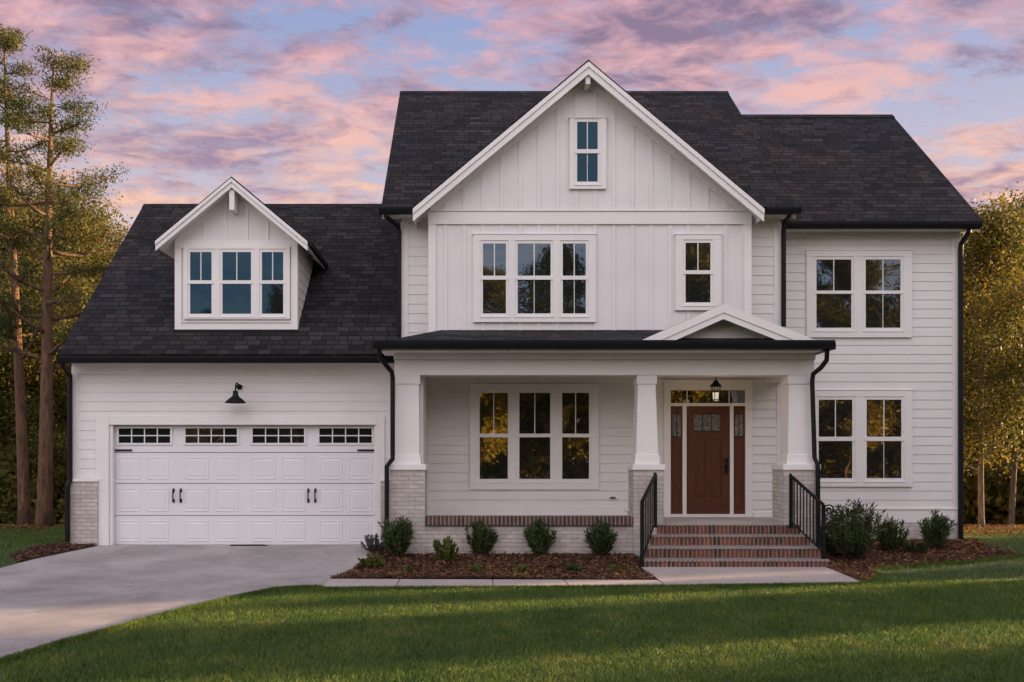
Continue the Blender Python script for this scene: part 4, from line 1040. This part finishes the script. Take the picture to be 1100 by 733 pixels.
lefts([(o1, -8, 26, 1.0, 2.0, 'olive tree cut by the left edge of the photo, in front of the golden tree'),
       (o1, 30, 36, 1.15, 4.1, 'taller olive tree far behind the gap between the two pines'),
       (o2, 18, 27, .95, 1.1, 'low olive tree just behind the leftmost pine trunk'),
       (o2, 85, 34, 1.0, 3.0, 'low olive tree far behind the garage downspout'),
       (o3, 60, 38, 1.05, 5.2, 'golden tree far behind the thick pine trunk'),
       (o2, -10, 37, 1.3, .4, 'tall olive tree far back at the left edge'),
       (o1, 118, 31, 1.02, .9, 'olive tree showing just above the garage roof slope')])
# right side trees
q1 = tree('autumn_tree', 'leafy', 6.5, .060, 31, .22, 1.7, 30, 'gold', 'mbark', (-.2, 0), 62, .045, .8, .3)
put(q1, X(1047, 21.2), 20.9, 'slim pale trunked golden tree nearest the right corner of the house', group='autumn trees right of the house')
q2 = tree('autumn_tree', 'leafy', 7.6, .065, 32, .2, 1.9, 32, 'olive', 'mbark', (.2, 0), 62, .05, .85, .3)
put(q2, X(1086, 23), 23, 'pale trunked olive and gold tree at the right edge', group='autumn trees right of the house')
def rights(specs):
    for src, px, D, sc, rz, lab in specs: copy_tree(src, (X(px, D), D, g(D)), rz, sc, lab, 'autumn trees right of the house')
rights([(q1, 1078, 27, 1.1, 2.2, 'golden tree behind and between the two front pale trunks'),
        (q2, 1035, 33, 1.0, 4.0, 'olive tree half hidden behind the house corner'),
        (q2, 1108, 30, 1.12, 1.0, 'olive tree standing back at the right edge'),
        (o2, 1062, 36, 1.25, 2.0, 'shaded olive tree low behind the golden trees'),
        (o2, 1100, 40, 1.35, 5.0, 'shaded olive tree deepest in the wood at the right edge'),
        (o2, 1030, 40, 1.2, 3.3, 'shaded olive tree just behind the right corner downspout')])
# dense far wood closing the background
def farwood(name, xa, xb, ya, yb, n, h, leaf, seed, label, lsz=.13):
    rg = np.random.default_rng(seed)
    c = np.c_[rg.uniform(xa, xb, n), rg.uniform(ya, yb, n), np.zeros(n)]; c[:, 2] = gv(c[:, 1])+rg.uniform(0, 1, n)**.8*h
    V = leafcloud(c, 60, .55, lsz, .5, rg, .8)
    return tag(npmesh(name, V, np.arange(len(V)).reshape(-1, 4), M[leaf]), label, kind='stuff')
farwood('far_woods', -40, -12, 40, 48, 1500, 7.5, 'green', 5, 'dark mass of woodland beyond the pines')
farwood('far_woods', 15, 45, 40, 48, 1700, 7.5, 'green', 6, 'dark mass of woodland beyond the autumn trees')
farwood('underbrush', -22, -9.5, 25, 31, 260, 1.5, 'olive', 8, 'tangled underbrush at the foot of the left woods')
farwood('underbrush', 12.5, 22, 25, 31, 300, 1.8, 'gold', 9, 'shaded underbrush at the foot of the right woods')

# chain link fence in the right wood
fn = empty('wire_fence', (14, 32, g(32))); tag(fn, 'low grey chain link fence in the shade of the right woods', 'fence')
fg = flat('galvanised', (.30, .31, .31), .5)
zf_ = g(32)-fn.location.z
for k in range(5):
    mb = MB(); mb.tube([(k*2.6, 0, zf_), (k*2.6, 0, zf_+1.35)], .03, 8); mb.build('post', fg, fn)
mb = MB(); mb.tube([(0, 0, zf_+1.3), (10.4, 0, zf_+1.3)], .022, 6); mb.build('top_rail', fg, fn)
mb = MB()
for k in range(140):
    xk = k*.15-5; 
    for sg in (1, -1):
        a0 = max(0, -xk) if sg > 0 else 0
        x_a, x_b = xk, xk+1.25
        if x_a >= 0 and x_b <= 10.4:
            z_a, z_b = (.03, 1.28) if sg > 0 else (1.28, .03)
            mb.tube([(x_a, 0, zf_+z_a), (x_b, 0, zf_+z_b)], .004, 3)
mb.build('mesh_panel', fg, fn)

# trees over the road, behind the viewer: seen only in the window panes
b1 = tree('roadside_tree', 'leafy', 13.5, .16, 41, .10, 3.6, 40, 'amber', 'pbark', (0, 0), 60, .11, .95, .4)
put(b1, 0.5, -29, 'golden tree across the road reflected in the porch windows', group='trees across the road')
b2 = tree('roadside_tree', 'leafy', 14.5, .18, 42, .25, 3.4, 36, 'gold', 'pbark', (.3, 0), 40, .11, .9, .4)
put(b2, 6, -30, 'gold green tree across the road reflected in the upper windows', group='trees across the road')
for src, x, y, sc, rz in [(b2, -12, -31, .84, 1), (b1, -19, -32, .80, 2), (b2, -28, -31, .8, 3), (b1, 11, -32, .9, 4), (b1, 15.5, -30, 1.22, 5.3), (b2, 21, -31, 1.12, 5), (b1, 27, -32, 1.12, .5), (b2, 33, -32, 1.0, 1.5), (b1, 41, -33, .95, 2.6), (b1, -5, -34, .75, 2.2)]:
    copy_tree(src, (x, y, -.2), rz, sc, 'tree across the road seen in the window reflections', 'trees across the road')
farwood('roadside_woods', -50, 65, -42, -36, 4600, 7.5, 'amber', 12, 'low golden wood across the road', .22)

# trees out of frame to the right: spaced to let the evening sun through in streaks
b3 = tree('side_yard_tree', 'leafy', 10.5, .15, 51, .05, 2.6, 44, 'green', 'pbark', (0, 0), 60, .17, 1, .2)
TA = math.tan(SUN_AZ)
def shade(src, x, yp, sc, rz=0, lab=None, grp=None): return copy_tree(src, (x, yp+TA*x, g(yp+TA*x)), rz, sc, lab, grp)
put(b3, 22, 4.0+TA*22, 'dense tree in the side yard shading the lawn', group='side yard trees')
for (x, yp, sc) in [(19, 1.6, .9), (30, 3.3, 1.0), (27, -1.5, 1.1), (38, 4.1, .95), (36, .5, 1.1)]:
    shade(b3, x, yp, sc, x, 'dense tree in the side yard shading the lawn', 'side yard trees')
b4 = tree('sun_slit_tree', 'leafy', 8.5, .09, 52, .02, .62, 60, 'green', 'pbark', (0, 0), 60, .10, 1, .05)  # unseen, added: narrow crowns leave slits for sun streaks on the lawn
put(b4, 20, 9.45+TA*20, 'unseen narrow tree added to cut the low sun into lawn streaks', group='added narrow trees shaping the lawn sunlight')
for (x, yp, sc) in [(24, 9.3, .75), (26, 11.75, .42), (23, 13.6, .7), (31, 13.8, 1.0), (28, 9.5, .6)]:
    shade(b4, x, yp, sc, x, 'unseen narrow tree added to cut the low sun into lawn streaks', 'added narrow trees shaping the lawn sunlight')

# ------------------------------------------------------------------ shrubs
def shrub(name, px, py, h, w, n, leaf, seed, label, cat='shrub', up=1.0, ll=.05, asp=.16, group='shrubs along the foundation', stem='pbark'):
    x, y = G(px, py); rd = random.Random(seed); rg = np.random.default_rng(seed)
    root = empty(name, (x, y, g(y)+.01)); tag(root, label, cat, group)
    st_ = MB(); cs = []; ds = []
    for i in range(n):
        a = rd.uniform(0, 6.283); sp = rd.random()**.7; hh = h*rd.uniform(.55, 1.0)*(1-.25*sp*sp)
        e = Vector((math.cos(a)*w*.5*sp, math.sin(a)*w*.5*sp, hh)); b = Vector((math.cos(a)*w*.08, math.sin(a)*w*.08, 0))
        mid = b.lerp(e, .5)+Vector((math.cos(a)*w*.08*sp, math.sin(a)*w*.08*sp, -.02))
        st_.tube([b, mid, e], [.006, .004, .002], 5)
        for k in range(15):
            t = .15+.85*k/14; p = (b*(1-t)**2+mid*2*t*(1-t)+e*t*t); d = ((e-mid).normalized())
            for _ in range(4):
                v = (d*up*.7+Vector((rd.uniform(-1, 1), rd.uniform(-1, 1), rd.uniform(-.5, .9)))).normalized(); cs.append(p); ds.append(v)
    st_.build('stems', M[stem], root)
    c = np.array([tuple(v) for v in cs]); u = np.array([tuple(v) for v in ds]); k = len(c)
    w_ = np.cross(u, rg.normal(size=(k, 3))); w_ /= np.linalg.norm(w_, axis=1)[:, None]; L = ll*rg.uniform(.6, 1.3, k)[:, None]
    V = np.stack([c, c+u*L*.5+w_*L*asp, c+u*L, c+u*L*.5-w_*L*asp], 1).reshape(-1, 3)
    npmesh('foliage', V, np.arange(len(V)).reshape(-1, 4), M[leaf], root)
    return root
shrub('shrub', 427, 600, .70, .56, 46, 'shrub', 1, 'largest dark green shrub in the front bed, before the left porch column', ll=.10, asp=.10)
shrub('shrub', 516, 599, .60, .52, 40, 'shrub', 2, 'dark green upright shrub below the left pane of the porch window', ll=.10, asp=.10)
shrub('shrub', 580, 599, .58, .50, 40, 'shrub', 3, 'dark green upright shrub below the middle of the porch window', ll=.10, asp=.10)
shrub('shrub', 646, 599, .58, .50, 40, 'shrub', 4, 'dark green upright shrub nearest the front steps in the bed', ll=.10, asp=.10)
shrub('leafy_plant', 479, 605, .42, .42, 18, 'limeleaf', 5, 'small yellow green plant between two dark shrubs', 'plant', ll=.075, asp=.26, group='small plants in the front bed')
shrub('leafy_plant', 398, 612, .22, .40, 10, 'limeleaf', 6, 'low yellow green plant at the corner of the bed by the drive', 'plant', ll=.06, asp=.3, group='small plants in the front bed')
shrub('twiggy_plant', 401, 594, .32, .44, 18, 'purple', 7, 'sparse greyish purple plant at the garage door corner', 'plant', ll=.045, asp=.3, group='small plants in the front bed')
shrub('shrub', 917, 602, .98, 1.05, 95, 'shrub', 8, 'big spreading shrub right of the front steps', ll=.10, asp=.10)
shrub('shrub', 888, 598, .50, .50, 26, 'shrub', 15, 'low shrub crowding the foot of the right handrail', ll=.08)
shrub('shrub', 957, 594, .58, .52, 32, 'shrub', 9, 'medium shrub under the right hand downstairs window', ll=.08)
shrub('shrub', 1006, 592, .64, .54, 38, 'shrub', 10, 'upright shrub nearest the right corner of the house', ll=.10, asp=.10)
shrub('twiggy_plant', 952, 590, .72, .50, 5, 'purple', 16, 'thin bare twigs rising behind the medium shrub', 'plant', ll=.03, asp=.3, group='small plants in the side bed')
shrub('ground_cover', 980, 596, .22, .50, 16, 'shrub', 11, 'low dark plant between two right hand shrubs', 'plant', ll=.06, group='small plants in the side bed')
for i, (px, py, lab) in enumerate([(440, 618, 'tiny green plant at the left of the bed edge'), (515, 617, 'tiny lime plant at the bed edge under the second dark shrub'), (563, 618, 'tiny lime plant at the middle of the bed edge'), (620, 616, 'low green tuft at the bed edge under the third dark shrub'), (668, 616, 'low yellowish tuft at the bed edge beside the left handrail')]):
    shrub('ground_cover', px, py, .12, .42 if i > 2 else .3, 12, 'limeleaf' if i != 3 else 'shrub', 60+i, lab, 'plant', ll=.045, asp=.3, group='tiny plants along the bed edge')

# a few dry leaves on the lawn and the drive
lx_, ly_ = rng.uniform(-8, 9, 260), rng.uniform(6.5, 16.4, 260)
kk = ~((lx_ > -1.5) & (ly_ > 15.0)) & ((rng.random(260) < .75) | (ly_ > 12)); lx_, ly_ = lx_[kk], ly_[kk]; n_ = len(lx_)
c_ = np.c_[lx_, ly_, gv(ly_)+.035]; onc = pip(driveway, lx_, ly_); c_[onc, 2] -= .018
u_ = rng.normal(size=(n_, 3)); u_[:, 2] *= .15; u_ /= np.linalg.norm(u_, axis=1)[:, None]; w_ = np.cross(u_, [0, 0, 1.]); L_ = rng.uniform(.012, .03, n_)[:, None]
V_ = np.stack([c_-u_*L_, c_+w_*L_*.6, c_+u_*L_, c_-w_*L_*.6], 1).reshape(-1, 3)
tag(npmesh('dry_leaves', V_, np.arange(len(V_)).reshape(-1, 4), M['dleaf']), 'dry leaves scattered over lawn and drive', kind='stuff')
